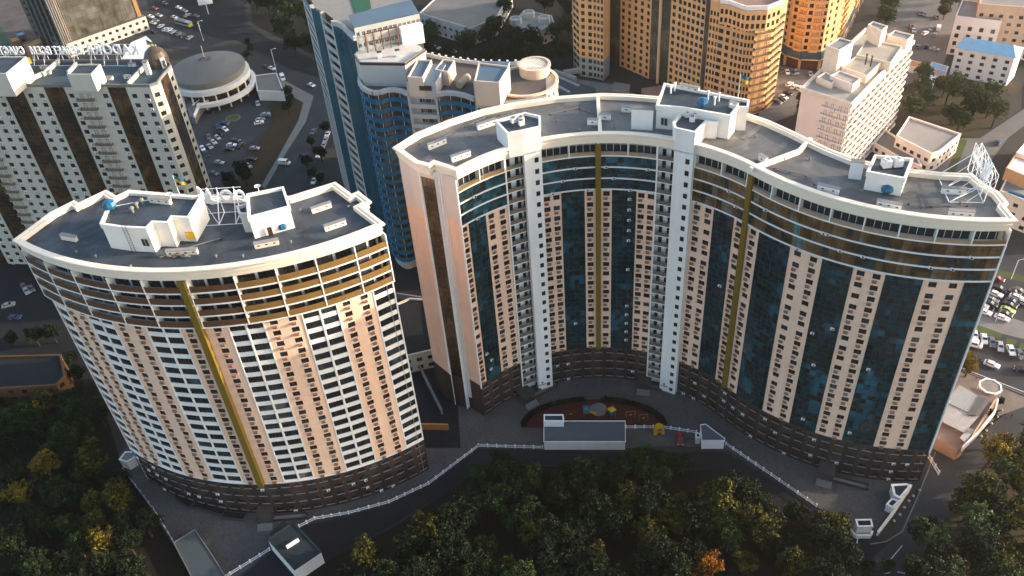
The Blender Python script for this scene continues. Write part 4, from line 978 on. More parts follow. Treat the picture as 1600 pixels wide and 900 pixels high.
for i, (x, y, z, tx) in enumerate([(405, 300, 91, 'small white dish on the back edge of the small crescent penthouse'), (268, 312, 91.3, 'dish aerial near the flag on the crescent tower penthouse'), (1075, 178, 89.4, 'dish aerial at the back of the middle lift shaft head'), (1145, 172, 91.1, 'dish aerial on the right part of the wide penthouse')]):
    c = G(x, y, z); t = thing('dish_aerial', tx, 'aerial', (c.x, c.y, z), i); q = MB(); q.bar((0, 0, 0), (0, 0, 1.3), .06, steel); o = q.build('mast'); o.parent = t
    q = MB(); q.lathe((0, 0), [(0, 1.3), (.4, 1.36), (.75, 1.6)], steel, 12); o = q.build('dish'); o.parent = t
for i, (x, y) in enumerate([(120, 395), (150, 402), (205, 418), (338, 402), (380, 402), (455, 380), (470, 330), (545, 325)]):
    c = G(x, y, DZ); t = thing('roof_outlet', '%s small round roof outlet from the left on the crescent tower roof' % ['first', 'second', 'third', 'fourth', 'fifth', 'sixth', 'seventh', 'eighth'][i], 'roof outlet', (c.x, c.y, DZ), 0, 'round roof outlets of the crescent tower')
    q = MB(); q.lathe((0, 0), [(.2, 0), (.2, .5), (.38, .55), (0, .75)], concrete, 8); o = q.build('pipe'); o.parent = t
for i, (x, y) in enumerate([(655, 226), (735, 215), (870, 190), (905, 205), (960, 200), (1180, 215), (1225, 250), (1265, 250), (1345, 300), (1440, 325), (1500, 320), (1540, 345)]):
    c = G(x, y, DZ); t = thing('roof_outlet', '%s small round roof outlet from the left on the wavy tower roof' % ['first', 'second', 'third', 'fourth', 'fifth', 'sixth', 'seventh', 'eighth', 'ninth', 'tenth', 'eleventh', 'twelfth'][i], 'roof outlet', (c.x, c.y, DZ), 0, 'round roof outlets of the wavy tower')
    q = MB(); q.lathe((0, 0), [(.2, 0), (.2, .5), (.38, .55), (0, .75)], concrete, 8); o = q.build('pipe'); o.parent = t
# ------------------------------------------------------------------ buildings behind
def facade(root, a, b, z0, nfl, fh, bays, W, wallm, AC=None, top=1.0, wh=1.5, sill=.9, fm=None, glassm=None, RAILS=None, name='facade_wall', acf=.35, railm=None, wallmap=None):
    """straight facade from plan point a (left, seen from outside) to b; bays = [(kind, width weight, columns)]"""
    L = Line([a, b]); tot = sum(x[1] for x in bays); q = 0; zt = z0+nfl*fh+top; mb = MB(); rows = [(z0+fh*i+sill, z0+fh*i+sill+wh) for i in range(nfl)]
    for bay in bays:
        k, wt, n = bay[:3]; s0 = q; s1 = q+L.L*wt/tot; q = s1; wm = bay[3] if len(bay) > 3 else wallm
        if k == 'w':
            ww = min(1.7, (s1-s0)/n*.62); win_cols(L, W, s0, s1, n, ww, rows, mb, wm, z0, zt, .2, fm=fm, lights=2, ac='box' if AC else None, acp=AC, acfrac=acf, acside=.3)
        elif k == 'W':
            ww = (s1-s0)/n*.86; win_cols(L, W, s0, s1, n, ww, rows, mb, wm, z0, zt, .2, fm=fm, lights=3)
        elif k == 'p': strip(mb, L, s0, s1, z0, zt, wm)
        elif k == 'g':
            glass_strip(root, L, s0, s1, z0, zt-.6, glassm or brglass, rowh=fh); strip(mb, L, s0, s1, zt-.6, zt, wm)
        elif k == 'B':
            strip(mb, L, s0, s1, z0, zt, wm)
            for i in range(nfl):
                z = z0+fh*i; r = MB(); band(r, L, s0+.1, s1-.1, z-.1, z+.12, 0, 1.1, wm); band(r, L, s0+.1, s1-.1, z+.12, z+1.05, 1.0, 1.08, railm or railgr); band(r, L, s0+.1, s0+.2, z+.12, z+1.05, 0, 1.0, railm or railgr); band(r, L, s1-.2, s1-.1, z+.12, z+1.05, 0, 1.0, railm or railgr)
                RAILS.add_raw(r)
                for f in (.28, .72): W.add(win_mesh(.95, 2.2, wframe, 1), L.pt(s0+(s1-s0)*f, .02, z+.15), L.nrm(s0))
    return mb.build(name, root)
class Raw:
    def __init__(s, root, name, plural): s.r = root; s.n = name; s.p = plural; s.items = []
    def add_raw(s, mb): s.items.append(mb)
    def finish(s, cap=100):
        def key(mb):
            c = Vector(mb.v[0]); x, y = PX(c, c.z); return (0 if -10 < x < 1610 and -10 < y < 910 else 1, (CAMP-c).length)
        s.items.sort(key=key)
        for mb in s.items[:cap]: mb.build(s.n, s.r)
        if len(s.items) > cap:
            b = MB()
            for mb in s.items[cap:]:
                k = len(b.v); b.v.extend(mb.v); ids = [b.mid(m) for m in mb.m]
                b.f.extend([[i+k for i in f] for f in mb.f]); b.mi.extend([ids[i] for i in mb.mi]); b.uv.extend(mb.uv)
            b.build(s.p, s.r, kind='stuff')
def flatroof(root, poly, z, m, parap=.8, pm=None, wd=.4, name='roof'):
    b = MB(); b.sweep(poly, [(0, z), (.1, z), (.1, z+parap), (-wd, z+parap), (-wd, z-.05)], pm or white); b.build('parapet', root)
    b = MB(); b.face([(p[0], p[1], z+.02) for p in offs(ccw(poly), -wd-.01)], m); return b.build(name, root)
# ---- tower with the roof letters, far left
def letters_tower():
    Z = 75; cw = mat('ivory_render', (.50, .47, .40), .85, .06, .2, streak=True)
    T = thing('apartment_tower', 'ivory apartment tower with bronze glass strips and big mirrored roof letters, at the left edge', 'apartment tower', (-140, 268, 0))
    W = Parts(T, 'window', 'windows'); AC = Parts(T, 'air_conditioner', 'air_conditioners'); RL = Raw(T, 'balcony', 'balconies')
    P0, P1 = G(0, 131.7, Z), G(233, 132, Z); d = (P1-P0).normalized(); nb = Vector((-d.y, d.x))
    per = G(66, 131.8, Z)-P0; 
    def pp(x): 
        a = G(x, 131.8, Z); return P0+d*((a-P0).dot(d))
    xs = [(31, 66, 'w', 2), (66, 97, 'g', 0), (97, 112, 'w', 1), (112, 140, 'B', 0), (140, 150, 'p', 0), (150, 166, 'w', 1), (166, 194, 'g', 0), (194, 233, 'w', 2)]
    bays = [(k, (pp(x1)-pp(x0)).length, n) for x0, x1, k, n in xs]
    left = [('w', 6, 1), ('B', 5, 0), ('w', 6, 1), ('g', 7, 0), ('w', 8, 2), ('g', 7, 0), ('B', 5, 0), ('w', 12, 3), ('g', 7, 0)]
    Lw = sum(b[1] for b in left); bays = left+bays; A = pp(31)-d*Lw
    facade(T, A, P1, 0, 22, 3.3, bays, W, cw, AC, top=Z-.4-72.6, RAILS=RL, acf=.6)
    S = [P1, P1+nb*(-0)+d*2.5+nb*3.2, G(267, 101, Z)+Vector((0, 0))]
    S[1] = G(246, 127.5, Z); S.insert(2, G(249, 122, Z)); 
    facade(T, S[0], S[1], 0, 22, 3.3, [('w', 1, 1)], W, cw, top=2)
    facade(T, S[1], S[2], 0, 22, 3.3, [('p', 1, 0)], W, cw, top=2)
    facade(T, S[2], S[3], 0, 22, 3.3, [('g', 5, 0), ('w', 3, 1)], W, cw, top=2)
    bk = S[3]+(-d)*((S[3]-A).dot(d)); B2 = S[3]; 
    A2 = A+nb*17; R2 = G(262, 92, Z)
    facade(T, S[3], R2, 0, 22, 3.3, [('p', 1, 0)], W, cw, top=2); facade(T, R2, A2, 0, 22, 3.3, [('p', 1, 0)], W, cw, top=2); facade(T, A2, A, 0, 22, 3.3, [('w', 1, 3)], W, cw, top=2)
    poly = ccw([V2(p) for p in (A, P1, S[1], S[2], S[3], R2, A2)])
    flatroof(T, poly, Z-.9, mat('teal_grey_roofing', (.035, .055, .065), .8, scale=.1, col2=(.06, .085, .095)), .9, concrete)
    for x0, x1 in (((34, 129), (70, 113)), ((67, 116), (92, 94)), ((106, 114), (120, 99)), ((200, 131), (224, 105))):
        L = Line([G(*x0, Z), G(*x1, Z)]); q = MB(); band(q, L, 0, L.L, Z-.8, Z+.6, -.3, .3, cw); q.build('roof_divider', T)
    pent(T, [V2(G(*p, 82)) for p in [(-60, 115), (9, 115), (41, 88), (-30, 88)]], 82, Z-.9, m=cw, corn=False)
    o = pent(T, [V2(G(*p, 80)) for p in [(104, 116), (142, 116), (157, 100), (119, 100)]], 80, Z-.9, m=cw, corn=False)
    W.finish(); AC.finish(); RL.finish()
    c = G(246, 97, Z); t = thing('dome', 'dark bronze glazed dome with a small white dormer on the corner of the ivory tower', 'dome', (c.x, c.y, Z-.9))
    q = MB(); q.lathe((0, 0), [(3.6, 0), (3.9, 1.6), (3.7, 3.2), (2.9, 4.8), (1.6, 5.9), (0, 6.3)], mat('dome_bronze', (.07, .05, .04), .3, .3, .6), 20); o = q.build('shell', smooth=True); o.parent = t
    q = MB(); q.box((2.6, -2.6, 1.7), (1.4, 1.6, 3.4), white, .78); q.box((3.0, -3.0, 1.7), (.9, .9, 2.2), darkm, .78); o = q.build('dormer'); o.parent = t
    for x, y, tx in ((232, 112, 'left of the bronze dome'),):
        c = G(x, y, Z); t = thing('chimney', 'tall white square chimney '+tx, 'chimney', (c.x, c.y, Z-.9)); q = MB(); q.box((0, 0, 2.2), (1.4, 1.4, 4.4), white); q.box((0, 0, 4.5), (1.8, 1.8, .25), concrete); o = q.build('stack'); o.parent = t
    tx = ['by the yellow machine', 'second from the yellow machine', 'between two roof dividers', 'behind the square penthouse', 'right of the square penthouse', 'nearest the bronze dome', 'lying at the back under the large letters']
    for i, (x, y) in enumerate([(52, 121), (69, 107), (75, 115), (142, 105), (172, 124), (200, 122), (207, 103)]):
        p = G(x-5, y, Z-.8); p2_ = G(x+5, y, Z-.8); ventbox(p, p2_, Z-.88, 1.0, .9, 'vent_shaft', 'white vent box '+tx[i]+' on the ivory tower roof', 'vent boxes on the ivory tower', white)
    c = G(41, 108, Z); t = thing('lift_machine', 'yellow facade lift machine hanging beside the left penthouse of the ivory tower', 'machine', (c.x, c.y, Z-.9)); q = MB(); q.box((0, 0, 2.2), (2.6, 1.6, 2.4), yellow, .6); q.box((1.2, .8, 3.3), (1.8, 1.4, 1.8), yellow, .6); q.bar((0, 0, 0), (0, 0, 1.2), .3, darkm); o = q.build('body'); o.parent = t
    # letters, standing along the back edge and facing away
    zb = Z+1.6
    P = lambda x, y, z: G(x, y, z)
    def text_on(s, xa, xb, hgt, name, label):
        a = G(xa, 84.5, zb); b = G(xb, 84.5, zb); dd = b-a; t = thing('rooftop_letters', label, 'rooftop letters', (a.x, a.y, zb), math.atan2(dd.y, dd.x), 'rooftop letters on the ivory tower')
        cu = bpy.data.curves.new('letters', 'FONT'); cu.body = s; cu.size = hgt*1.36; cu.extrude = .18; cu.offset = .06; cu.space_character = 1.05
        ob = bpy.data.objects.new('tmp', cu); COL.objects.link(ob); bpy.context.view_layer.update()
        dg = bpy.context.evaluated_depsgraph_get(); me = bpy.data.meshes.new_from_object(ob.evaluated_get(dg)); bpy.data.objects.remove(ob)
        me.materials.clear(); me.materials.append(mat('letter_white', (.8, .82, .84), .4, .03))
        wd = max(v.co.x for v in me.vertices); k = dd.length/wd
        # split into one mesh per letter (loose pieces gathered by position)
        o = bpy.data.objects.new('lettering', me); COL.objects.link(o); o.parent = t
        o.rotation_euler = (math.pi/2, 0, math.pi); o.location = (dd.length, 0, 0); o.scale = (k, 1, 1)
        q = MB(); n = max(2, round(dd.length/5))
        for i in range(n):
            x = dd.length*(i+.5)/n; q.bar((x, -.3, -2.4), (x, -.3, hgt), .09, steel); q.bar((x, -.3, hgt*.6), (x, -3.6, -2.4), .08, steel); q.bar((x-1.4, -.3, .2), (x, -3.6, -2.4), .06, steel)
        for z in (0, hgt*.5, hgt): q.bar((0, -.3, z), (dd.length, -.3, z), .07, steel)
        q.bar((0, -3.6, -2.4), (dd.length, -3.6, -2.4), .08, steel)
        o = q.build('frame'); o.parent = t
    text_on('KADORR', 137, 219, 3.6, 'KADORR', 'large white letters KADORR seen in reverse from behind')
    text_on('ЖЕЛАЕТ', 85, 132, 2.7, 'a', 'white Cyrillic word of six letters seen in reverse, left of the large ones')
    text_on('ВСЕМ', 50, 82, 2.7, 'b', 'white Cyrillic word of four letters seen in reverse between the two longer ones')
    text_on('СЧАСТЬЯ', -14, 40, 2.7, 'c', 'white Cyrillic word seen in reverse at the left edge of the photo')
letters_tower()
flag(236, 88, 75, 6, 'yellow and blue flag on a pole left of the bronze dome')
# ---- glazed office slab in the top left corner
def glazed_slab():
    T = thing('office_block', 'bronze glass office block with an ochre left edge over a white podium', 'office block', V2(G(160, 70))+(0,))
    a, b = G(112, 88), G(228, 46); d = (b-a); n = Vector((-d.y, d.x)).normalized()
    gm = glassmat('olive_bronze_glass', [(0, (.03, .028, .018)), (.4, (.075, .07, .05)), (.7, (.13, .12, .10)), (1, (.30, .26, .20))], (3.0, 3.0, 1), .15)
    ins = a+d*.02; ine = b-d*.03
    glass_strip(T, Line([ins, ine]), 0, (ine-ins).length, 8, 90, gm, mull=3.0, rowh=6.6)
    q = MB(); q.prism([V2(p) for p in (a+n*.3, b+n*.3, b+n*18, a+n*18)], 8, 92, mat('ochre_panel', (.30, .16, .06), .7), roofw); q.build('body', T)
    q = MB(); L = Line([a, b]); band(q, L, 0, 2.2, 8, 92, -.2, .5, MATS['ochre_panel']); band(q, L, L.L-2.2, L.L, 8, 92, -.2, .5, MATS['ochre_panel'])
    for i in range(14): band(q, L, 2.2, L.L*.45, 40+i*3.7, 40.5+i*3.7, 0, .3, MATS['ochre_panel'])
    q.build('ochre_frame', T)
    W = Parts(T, 'window', 'windows'); off = n*-1.5
    pa_, pb_ = a+off-d*.05, b+off+d*.04
    facade(T, pa_, pb_, 0, 2, 3.6, [('w', 1, 12)], W, MATS['ivory_render'], top=.3); W.finish()
    q = MB(); q.prism([V2(p) for p in (pa_+n*.2, pb_+n*.2, pb_+n*22, pa_+n*22)], 0, 7.5, MATS['ivory_render'], concrete); q.build('podium', T)
    t = thing('entrance_canopy', 'bright white tent like canopy between the large letters and the office podium', 'canopy', V2(G(235, 70))+(0,)); P = GL([(205, 66), (228, 56), (252, 78), (228, 92), (190, 92)], 6); q = MB(); q.prism([V2(p) for p in P], 5.4, 6, steel); q.build('roof', t)
    q = MB()
    for p in P: q.bar((p.x, p.y, 0), (p.x, p.y, 5.5), .2, steel)
    q.build('posts', t)
    # dark frame building to its left
    T2 = thing('building_frame', 'dark unfinished concrete frame building left of the bronze office block', 'building frame', V2(G(80, 50))+(0,)); q = MB()
    A, B_, C_ = G(100, 88), G(118, 82), G(70, 60)
    pts = GL([(62, 70), (108, 92), (122, 84), (80, 60)], 0); dk = mat('raw_concrete_dark', (.05, .047, .045), .9)
    for i in range(22):
        q.prism([V2(p) for p in pts], i*3.4, i*3.4+.35, dk)
    q.build('floor_slabs', T2); q = MB(); 
    for i in range(4):
        for k in range(5):
            p = pts[i].lerp(pts[(i+1) % 4], k/5); q.box((p.x, p.y, 37), (.8, .8, 74), concrete)
    q.build('columns', T2)
glazed_slab()
def simple_house(name, label, cat, px, z, fl, fh, wallm, roof, bayn, zb=0, pitched=False, top=.6, ac=False, parap=.7, wh=1.5, wname=None):
    Q = [G(x, y, z) for x, y in px]; P = [Vector(p) for p in ccw([V2(q) for q in Q])]; cx = sum(p.x for p in P)/len(P); cy = sum(p.y for p in P)/len(P)
    T = thing(name, label, cat, (cx, cy, zb)); W = Parts(T, 'window', 'windows')
    for i in range(len(P)):
        a, b = P[i], P[(i+1) % len(P)]; L = (b-a).length; nn = max(1, round(L/bayn)); 
        nrm = Vector(((b-a).y, -(b-a).x)); vis = nrm.dot(Vector((0, 0))-a) > 0
        if vis and L > 2.5: facade(T, a, b, zb, fl, fh, [('w', 1, nn)], W, wallm, top=z-zb-fl*fh, wh=wh)
        else: facade(T, a, b, zb, fl, fh, [('p', 1, 0)], W, wallm, top=z-zb-fl*fh)
    W.finish(); flatroof(T, [V2(p) for p in P], z, roof, parap, wallm)
    return T
# ---- the circus like round hall
def round_hall():
    c = G(325, 108, 13); R = 17.5
    T = thing('round_hall', 'round hall with a shallow grey cone roof over a white drum, beside the ivory tower', 'hall', (c.x, c.y, 0))
    rm = mat('cone_roof_sheet', (.15, .14, .125), .6, .12, .15); q = MB()
    q.lathe((0, 0), [(R, 14), (R*.55, 16.6), (R*.14, 18.2), (.8, 18.6), (.8, 19.4), (0, 19.6)], rm, 48)
    for i in range(48):
        a = 2*math.pi*i/48; q.bar((math.cos(a)*R, math.sin(a)*R, 14.05), (math.cos(a)*1.5, math.sin(a)*1.5, 18.5), .07, rm, 3)
    o = q.build('roof'); o.parent = T
    q = MB(); q.bar((0, 0, 19.5), (0, 0, 25), .12, steel); o = q.build('mast'); o.parent = T
    q = MB(); q.lathe((0, 0), [(R-1, 8), (R-1, 12.2), (R+.1, 12.4), (R+.1, 14), (R, 14)], mat('hall_fascia', (.20, .19, .17), .7), 48); o = q.build('fascia'); o.parent = T
    q = MB(); q.lathe((0, 0), [(R-2.2, 0), (R-2.2, 8.2)], brglass, 48); o = q.build('glazed_drum'); o.parent = T
    q = MB(); q.lathe((0, 0), [(R-1, 8.2), (R+1.4, 8.2), (R+1.4, 10.6), (R-1, 10.6)], white, 48); o = q.build('upper_gallery'); o.parent = T
    q = MB()
    for i in range(48):
        a0, a1 = R_(-100)+i/48*R_(160), R_(-100)+(i+1)/48*R_(160)
        f = lambda r, a, z: (r*math.cos(a), r*math.sin(a), z)
        q.hexa([f(R+1, a0, 3.4), f(R+3.2, a0, 3.4), f(R+3.2, a1, 3.4), f(R+1, a1, 3.4), f(R+1, a0, 5.2), f(R+3.2, a0, 5.2), f(R+3.2, a1, 5.2), f(R+1, a1, 5.2)], white)
    o = q.build('lower_gallery'); o.parent = T
    q = MB()
    for i in range(20): a = 2*math.pi*i/20; q.box((math.cos(a)*(R+.6), math.sin(a)*(R+.6), 4), (.6, .6, 8), white, a)
    o = q.build('columns'); o.parent = T
    # curved ramp
    t = thing('entrance_ramp', 'curving white walled terrace and ramp in front of the round hall', 'ramp', V2(G(310, 165))+(0,)); P = GL([(290, 155), (296, 142), (312, 132), (326, 130), (338, 137), (336, 148), (326, 160), (310, 170), (304, 184), (296, 182)], 3.5)
    q = MB(); q.prism([V2(p) for p in P], 0, 3.5, concrete); q.build('terrace', t); q = MB(); L = Line(P[:-1]); band(q, L, 0, L.L, 3.4, 4.9, -.3, .3, white); q.build('parapet', t)
    q = MB()
    for i in range(3): p0, p1 = P[1].lerp(P[8], i/3), P[3].lerp(P[6], i/3); q.bar((p0.x, p0.y, 5), (p1.x, p1.y, 5), .2, steel)
    q.build('pergola_beam', t)
    t = thing('awning', 'dark red awning between the ivory tower and the round hall', 'awning', V2(G(290, 134))+(0,)); q = MB(); P = GL([(281, 129), (285, 123), (305, 126), (302, 135), (287, 137)], 5); q.prism([V2(p) for p in P], 3.5, 5, mat('dark_red_canvas', (.18, .01, .015), .7)); q.build('canvas', t)
    t = thing('roundabout_planter', 'oval planted island with a pale kerb on the car park', 'planter', V2(G(364, 184.5))+(0,)); p = G(364, 184.5)
    q = MB(); q.lathe((0, 0), [(3.4, -.1), (3.4, .12), (2.9, .14)], concrete, 24); o = q.build('kerb'); o.parent = t; q = MB(); q.lathe((0, 0), [(2.9, .1), (0, .3)], lawn, 24); o = q.build('bed'); o.parent = t
round_hall()
# ---- blue tower
def blue_tower():
    bw = mat('grey_white_render', (.42, .42, .40), .85, .08, .2, streak=True); sp = mat('petrol_blue_panel', (.015, .12, .22), .4, .15, .3)
    T = thing('apartment_tower', 'petrol blue tower with wavy glass storeys, white loggia columns and a furnished roof terrace', 'apartment tower', (-38, 260, 0))
    W = Parts(T, 'window', 'windows'); RL = Raw(T, 'loggia_railing', 'loggia_railings')
    # tall part
    Z = 82; fh = 3.5; nf = 23
    A, B_, C_, D_ = G(469, -20, Z), G(486, 12, Z), G(503, 20, Z), G(519, 34, Z)
    def loggia(a, b):
        L = Line([a, b]); m = MB(); band(m, L, 0, L.L*.12, 0, Z, -1.2, .1, bw); band(m, L, L.L*.88, L.L, 0, Z, -1.2, .1, bw); strip(m, L, 0, L.L, 0, Z, wframe, -1.2)
        m.build('loggia_wall', T)
        for i in range(nf):
            z = i*fh; r = MB(); band(r, L, L.L*.12, L.L*.88, z, z+1.25, -.1, .05, bw); band(r, L, L.L*.12, L.L*.88, z-.15, z, -1.2, .1, bw); band(r, L, L.L*.12, L.L*.88, z+3.0, z+3.35, -.1, .05, bw); RL.add_raw(r)
    loggia(A, A.lerp(B_, .98)); 
    glass_strip(T, Line([B_, B_.lerp(C_, .8)]), 0, (C_-B_).length*.8, 0, Z, blglass, mull=1.2)
    loggia(B_.lerp(C_, .8), D_)
    fpx = [(519, 34), (528, 35.5), (536, 40), (544, 49), (554, 58)]
    P = GL(fpx, Z); L = Line(P); glass_strip(T, L, 0, L.L, 0, Z-1.2, blglass, mull=1.25); q = MB(); band(q, L, 0, L.L, Z-1.2, Z+.4, -.6, .5, bw); q.build('cornice', T)
    E = P[-1]; topp = [A, B_, C_, D_]+P[1:]+[G(590, 40, Z), G(655, 20, Z), G(640, -30, Z), G(520, -60, Z)]
    q = MB(); poly = ccw([V2(p) for p in topp]); ip = offs(poly, -1.4); q.prism(ip, 0, Z-.5, bw, mat('grey_terrace', (.22, .21, .19), .9)); q.build('core', T)
    # green roof court and small dormers
    q = MB(); q.face([(p.x, p.y, Z-.3) for p in GL([(545, -12), (575, -14), (580, 12), (556, 22)], Z)][::-1], mat('green_roof_felt', (.02, .09, .05), .9)); q.build('green_roof', T)
    # upper pavilion with blue sheet roof and window band
    zp = 85; R4 = [G(545, 31, zp), G(553, 43, zp), G(655, 20.5, zp), G(643, 6, zp)]
    q = MB(); q.face([(p.x, p.y, z) for p, z in zip(R4, (86.5, 85, 85, 86.5))], mat('blue_sheet_roof', (.08, .125, .17), .5, .08, .2)); q.build('sheet_roof', T)
    a, b = R4[1], R4[2]; L = Line([a, b]); dn = (b-a).normalized(); nn = Vector((dn.y, -dn.x))
    facade(T, a, b, 77, 2, 3.8, [('w', 2, 2), ('W', 4, 4), ('W', 6, 7)], W, bw, top=.2, fm=wframew)
    sidep = R4[2]-nn*14; facade(T, b, sidep, 70, 4, 3.7, [('p', 1, 0)], W, white, top=.2)
    wb = [G(622, 44, 86)-Vector((0, 0)), G(655, 37, 86)]
    q = MB(); L2 = Line([a.lerp(b, .66), b]); band(q, L2, 0, L2.L, 76, 82.2, 0, 2.4, white); q.build('white_wing', T)
    # terrace on z 77
    zt = 78; tp = GL([(553, 84), (562, 97), (632, 98), (664, 76), (655, 66), (560, 62)], zt); q = MB(); q.prism([V2(p) for p in tp], 69, zt-1, bw, mat('pale_terrace_tiles', (.50, .48, .44), .8)); q.build('terrace', T)
    q = MB(); LT = Line(tp[:4]); band(q, LT, 0, LT.L, zt-1, zt-.2, -.3, .05, wframe); band(q, LT, 0, LT.L, zt-.2, zt, -.35, .1, concrete); q.build('terrace_parapet', T)
    # wood pergola on the pavilion front
    t = thing('pergola', 'brown timber pergola against the glazed pavilion on the blue tower terrace', 'pergola', (a.x, a.y, 77)); q = MB(); 
    for f in (.12, .24, .36, .48, .6): p = a.lerp(b, f)+nn*2.5; q.bar((p.x, p.y, 77), (p.x, p.y, 83.5), .2, mat('brown_timber', (.12, .05, .025), .7))
    for z in (80.5, 83.3): p, r_ = a.lerp(b, .1)+nn*2.5, a.lerp(b, .62)+nn*2.5; q.bar((p.x, p.y, z), (r_.x, r_.y, z), .2, MATS['brown_timber'])
    q.build('frame', t)
    for i, (x, y) in enumerate(((593, 86), (621, 83))):
        p = G(x, y, 78); t = thing('terrace_chimney', ('left', 'right')[i]+' white chimney block with a dark cap on the roof terrace', 'chimney', (p.x, p.y, 77), .1, 'chimneys on the terrace'); q = MB(); q.box((0, 0, 1.0), (1.2, 1.0, 2.0), white); o = q.build('stack'); o.parent = t; q = MB(); q.box((0, 0, 2.1), (1.5, 1.2, .15), darkm); o = q.build('cap'); o.parent = t
    # wavy lower part
    zl = 70; F2 = [(563, 122), (562, 132), (566, 139), (575, 145), (584, 148), (594, 147.5), (604, 144), (616, 143), (628, 145), (637, 149)]
    P = GL(F2, zl); L = Line(P)
    def wavy(L, m, z1, nfl, fhh=3.3):
        w_ = MB(); 
        for i in range(nfl):
            z = z1-(i+1)*fhh; 
            if z < 0: break
            band(w_, L, 0, L.L, z, z+1.5, -.3, .35, sp); strip(w_, L, 0, L.L, z+1.5, z+fhh, m, 0.0)
            for k in range(int(L.L/1.2)): q_ = .6+k*1.2; band(w_, L, q_-.06, q_+.06, z+1.5, z+fhh, 0, .08, wframew if k % 3 == 0 else wframe, step=99)
        w_.build('storeys', T); q = MB(); band(q, L, 0, L.L, z1, z1+1.3, -.5, .55, bw); q.build('cornice', T)
    gm = glassmat('curtained_glass', [(0, (.01, .012, .012)), (.45, (.03, .03, .025)), (.7, (.10, .09, .07)), (1, (.30, .22, .12))], (1.2, 3.3, 1), .15)
    wavy(L, gm, zl, 20)
    # balcony pier
    zz = 75; X = GL([(636, 124), (661, 125.5), (663, 132.5), (682, 133.5)], zz)
    LP_ = Line([G(637, 149, zl), G(683, 151, zl)]); 
    P2 = [G(637, 149, zl), G(683, 151, zl)]; dd = (P2[1]-P2[0]).normalized(); n2 = Vector((-dd.y, dd.x))
    for i in range(20):
        z = zl-4-(i)*3.5
        if z < 1: break
        r = MB(); LL = Line(P2); band(r, LL, 0, LL.L, z-.15, z+1.2, -.1, .35, bw); strip(r, LL, 0, LL.L, z+1.2, z+3.4, wframe, -1.2); RL.add_raw(r)
        for f in (.2, .5, .8): W.add(win_mesh(1.1, 1.6, wframew, 2), LL.pt(LL.L*f, -1.1, z+1.2), LL.nrm(0))
    q = MB(); q.prism([V2(p) for p in (P2[0]+n2*.1, P2[1]+n2*.1, P2[1]+n2*12, P2[0]+n2*12)], zl-1, zz-.3, bw, MATS['blue_sheet_roof']); L9 = Line(P2); band(q, L9, 0, .6, 0, zl, -1, .5, bw); band(q, L9, L9.L-.6, L9.L, 0, zl, -1, .5, bw)
    band(q, L9, 4.2, 8, 72, 73.5, 0, .3, wframe); q.build('pier', T)
    # next wavy bay, attic block and round end
    F3 = [(683, 151), (696, 148), (712, 149), (728, 152.5), (742, 158)]; wavy(Line(GL(F3, zl)), gm, zl, 20)
    Q4 = GL([(742, 158), (787, 159)], zl); 
    d4 = (Q4[1]-Q4[0]).normalized(); n4 = Vector((-d4.y, d4.x)); q = MB(); q.prism([V2(p) for p in (Q4[0], Q4[1], Q4[1]+n4*13, Q4[0]+n4*13)], 0, 76.5, bw, MATS['blue_sheet_roof']); q.build('attic_block', T)
    for f in (.15, .4, .65, .88): 
        for z in (73.5, 66, 62, 58): p = Q4[0].lerp(Q4[1], f); W.add(win_mesh(1.3, 2.0, wframew, 2), (p.x, p.y-.08, z), (0, -1))
    cr = G(823, 146, zl); ce = (cr.x, cr.y+7.5)
    q = MB(); q.lathe(ce, [(10, 0), (10, zl), (10.4, zl), (10.4, zl+.6), (9.4, zl+.6), (9.4, zl-.2), (0, zl-.2)], mat('warm_white_render', (.62, .50, .38), .85, .05, .2), 40); q.build('round_end', T)
    for k in range(20):
        a = R_(-160+k*14)
        for z in (zl-2.6, zl-6.1, zl-9.6, zl-13): W.add(win_mesh(1.2, 1.7, wframew, 2), (ce[0]+10.08*math.cos(a), ce[1]+10.08*math.sin(a), z), (math.cos(a), math.sin(a)))
    cr2 = G(835, 100, zl+3); q = MB(); q.lathe((cr2.x, cr2.y), [(4.8, zl-8), (4.8, zl+2.6), (5.1, zl+2.6), (5.1, zl+3.2), (4.2, zl+3.2)], MATS['warm_white_render'], 32); q.build('round_pergola_drum', T)
    q = MB()
    for i in range(-5, 6): x = i*.82; h_ = math.sqrt(max(.1, 4.6**2-x*x)); u = Vector((.8, -.6)); v = Vector((.6, .8)); p0 = Vector((cr2.x, cr2.y))+u*x-v*h_; p1 = Vector((cr2.x, cr2.y))+u*x+v*h_; q.bar((p0.x, p0.y, zl+2.9), (p1.x, p1.y, zl+2.9), .1, steel)
    q.build('pergola_bars', T)
    # shared lower roof
    rf = [P[0]]+[p for p in P[1:]]+GL(F3[1:], zl)+[G(790, 160, zl), G(858, 150, zl), G(856, 98, zl), G(812, 96, zl), G(760, 97, zl), G(715, 91, zl), G(668, 84, zl), G(655, 70, zl)]
    q = MB(); q.prism(offs(ccw([V2(p) for p in rf]), -.8), 0, zl-.1, bw, mat('brown_grey_roofing', (.07, .06, .055), .9, scale=.15, col2=(.11, .095, .085))); q.build('lower_block', T)
    q = MB(); LR_ = Line(GL([(660, 82), (700, 90), (750, 96), (800, 97), (825, 94)], zl+1.2)); band(q, LR_, 0, LR_.L, zl, zl+1.2, -.2, .2, white)
    for i in range(14): p = LR_.pt(LR_.L*(i+.5)/14, 0); q.box((p[0], p[1], zl+.9), (.7, .7, 1.8), white)
    q.build('rear_balustrade', T)
